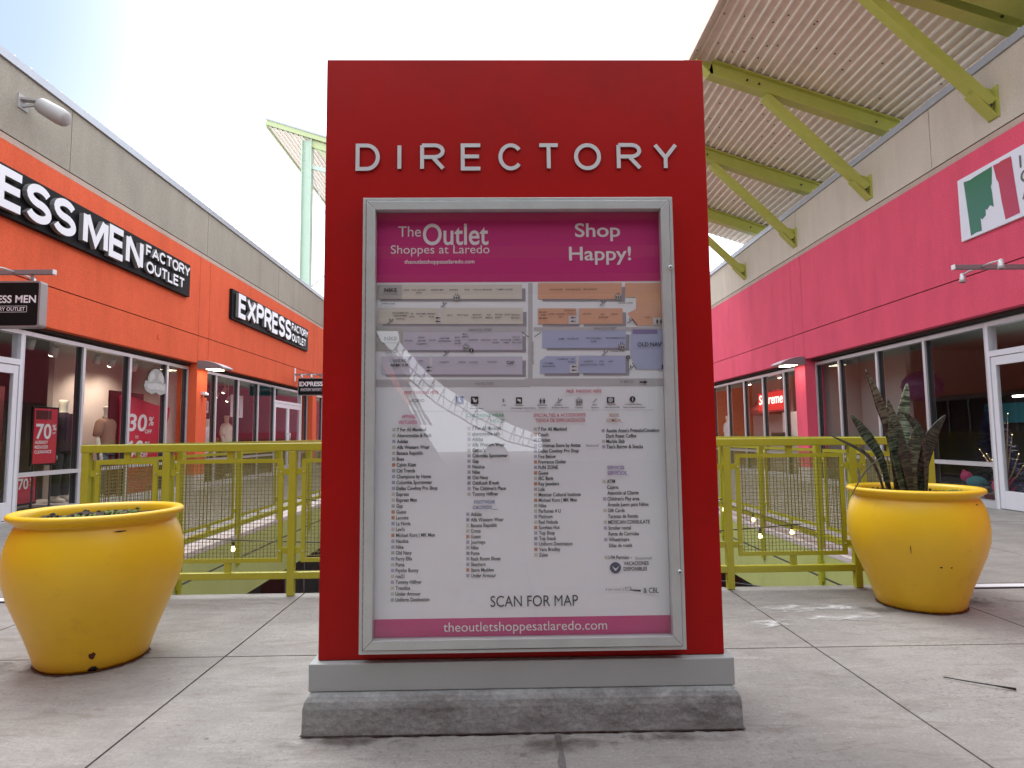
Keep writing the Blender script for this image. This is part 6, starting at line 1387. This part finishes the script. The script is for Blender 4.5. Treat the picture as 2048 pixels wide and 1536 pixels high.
# pink building, nearer shop: dark room with seasonal things
mb = MB(); mb.box(9.6, 9.7, 5.1, 13.9, .02, 1.75, 'gasket'); mb.box(9.55, 9.6, 9.5, 12.2, 1.25, 1.62, 'teal'); mb.box(8.1, 8.2, 12.3, 13.9, .02, 2.94, 'interior_grey'); mb.build('back_wall', RB)
for k, (y, z) in enumerate(((9.1, 1.73), (9.6, 1.70), (9.5, 1.62), (10.3, 1.68))):
    o = MB().box(8.9, 8.96, y, y+.42, z, z+.03, 'lampwhite').build('tube_lamp'); tag(o, ['highest lit tube lamp', 'second lit tube lamp', 'lowest lit tube lamp', 'far lit tube lamp'][k] + ' at the back of the dark pink fronted shop', 'tube lamp', 'tube lamps in the dark shop')
M['lantern'] = mat('purple_tissue', (.05, .012, .09), .5, var=.3, vscale=9); M['bluetinsel'] = mat('blue_tinsel', (.012, .02, .16), .3, var=.4, vscale=30); M['hotpink'] = mat('hot_pink_paper', (.6, .04, .18), .6, var=.2, vscale=12); M['turq'] = mat('turquoise_plush', (.05, .20, .23), .9); M['twig'] = mat('frosted_twig', (.40, .24, .17), .7)
t = thing('paper_lantern', 'large purple paper lantern in the dark pink fronted shop', 'paper lantern', (8.2, 12.0, 1.9)); mb = MB()
mb.lathe([(.36*math.sin(math.pi*i/16)*(1+.02*(-1)**i), .30*math.cos(math.pi*i/16)) for i in range(17)], (8.2, 12.0, 1.98), 'lantern', 26); mb.build('shade', t); mb = MB(); mb.tube([(8.2, 12.0, 2.27), (8.2, 12.0, 2.95)], .004, 'cable', 4); mb.build('cord', t)
t = thing('tinsel_tree', 'slim blue tinsel tree behind the pink shop glass', 'tinsel tree', (8.0, 10.05, .02)); mb = MB(); r = random.Random(5)
for k in range(900):
    z = r.random(); q = .42*(1-z)+.04; a = r.uniform(0, 6.28); p = Vector((8.0+.3*q*math.cos(a), 10.05+.3*q*math.sin(a), .1+z*1.65)); d = Vector((math.cos(a), math.sin(a), r.uniform(-.6, .3)))*q*.8; s = Vector((-math.sin(a), math.cos(a), .4))*.012; mb.poly([p-s, p+d*.6-s, p+d, p+s], 'bluetinsel')
mb.tube([(8, 10.05, .02), (8, 10.05, 1.8)], .02, 'bluetinsel', 6); mb.build('branches', t)
t = thing('light_twig', 'frosted twig tree with tiny lights beside the pink shop door', 'twig tree', (7.5, 9.25, .02)); mb = MB(); lt = MB()
for k in range(16):
    a = r.uniform(0, 6.28); q = r.uniform(.12, .42); z = r.uniform(.5, 1.6); P = [(7.5, 9.25, .15+z*.2), (7.5+q*.35*math.cos(a), 9.25+q*.5*math.sin(a), z*.65), (7.5+q*.75*math.cos(a), 9.25+q*math.sin(a), z)]
    mb.tube(P, [.014, .010, .005], 'twig', 6)
    for f in (.35, .6, .85, 1): i = 0 if f < .5 else 1; u = (f-.5*i)*2; p = Vector(P[i]).lerp(Vector(P[i+1]), u); lt.ball(p, .007, 'bulb', 6)
mb.build('twigs', t); lt.build('tiny_lights', t)
for n_, lab, y, m, m2 in (('plush_toy', 'pink and turquoise plush toy low in the pink shop window', 9.78, 'turq', 'hotpink'), ('gift_bow', 'crumpled hot pink gift bow low in the pink shop window', 9.25, 'hotpink', 'hotpink')):
    mb = MB()
    if n_ == 'plush_toy': mb.ball((7.45, y, .30), .13, m, 16, (1, 1.2, .75)); mb.ball((7.42, y+.17, .38), .085, m2, 14); mb.ball((7.40, y+.19, .46), .03, m2, 8); mb.ball((7.45, y-.05, .2), .16, 'lettergrey', 14, (.9, 1, .4)); mb.box(7.3, 7.6, y-.2, y+.25, .012, .15, 'plaster')
    else:
        for k in range(26): a = r.uniform(0, 6.28); p = Vector((7.45, y, .16)); d = Vector((.6*math.cos(a), math.sin(a), r.uniform(.2, 1.5)))*.2; s = d.orthogonal().normalized()*.05; mb.poly([p, p+d*.6+s, p+d, p+d*.6-s], m)
        mb.box(7.3, 7.6, y-.2, y+.2, .012, .14, 'maroon')
    tag(mb.build(n_), lab, 'toy' if n_ == 'plush_toy' else 'gift bow')
# pink building, farther shop: light box, pale panels, balls
t = thing('light_box', 'red light box with a white slanted word hanging in the far pink shop', 'light box', (7.8, 17.95, 1.70)); mb = MB(); mb.box(7.80, 7.98, 17.05, 18.85, 1.72, 2.32, 'salered'); mb.build('case', t, bevel=.02)
M['boxred'] = emis('lit_red_face', (.75, .02, .02), .35); M['boxwhite'] = emis('lit_word', (1, .9, .78), .9)
mb = MB(); mb.box(7.792, 7.80, 17.09, 18.81, 1.76, 2.28, 'boxred'); text(mb, 'Supreme', (7.788, 18.74, 1.95), (0, -1, 0), Zv, 'boxwhite', .26, 1.58, bold=.016, shear=.14); mb.build('lit_face', t); mb = MB()
for y in (17.4, 18.5): mb.tube([(7.9, y, 2.32), (7.9, y, 2.95)], .006, 'gasket', 5)
mb.build('cord', t)
mb = MB(); mb.box(8.55, 8.65, 14.2, 18.9, .02, 1.72, 'doorwhite'); mb.box(8.2, 8.55, 14.3, 19.0, .02, .92, 'interior_warm'); mb.box(8.9, 9.0, 18.9, 22.0, .02, 2.9, 'plaster'); mb.build('display_counter', RB)
for k, (y, lab) in enumerate(((17.0, 'dark red ball on the counter under the red light box'), (15.9, 'dark red ball on the counter nearest the pink pier'))):
    o = MB().ball((8.35, y, 1.09), .165, 'maroon', 20).build('display_ball'); tag(o, lab, 'ball', 'balls on the shop counter')
mb = MB(); mb.box(8.22, 8.5, 18.2, 19.0, .92, 1.12, 'blackcloth'); tag(mb.build('folded_bag', bevel=.04), 'dark camouflage bag lying on the counter in the far pink shop', 'bag')
t = thing('shop_awning', 'small dark red fabric awning inside the far pink shop', 'awning', (8.6, 20, 1.8)); mb = MB(); mb.prism([(8.9, 19.4, 2.5), (8.3, 19.4, 1.85), (8.3, 19.4, 1.70), (8.9, 19.4, 1.70)], (0, 1.5, 0), 'maroon'); mb.build('canopy', t)

# ================================================================== SMALL THINGS ON THE FLOOR
mb = MB(); mb.tube([(1.965, 2.86, .006), (2.02, 2.80, .011), (2.10, 2.745, .012), (2.17, 2.71, .008)], [.0025, .003, .003, .006], 'cable', 6); tag(mb.build('twig'), 'thin black curved twig lying on the concrete beside the sign', 'twig')
mb = MB(); P = Vector((2.62, 2.83, .006)); mb.poly([P+Vector(q) for q in ((-.05, 0, 0), (-.02, .012, .006), (.03, .010, .008), (.05, -.004, .002), (.01, -.013, .004))], 'snakeold'); tag(mb.build('dry_leaf'), 'dry brown leaf lying on the concrete below the snake plant', 'leaf')
for o in list(bpy.data.meshes):
    if o.users == 0: bpy.data.meshes.remove(o)
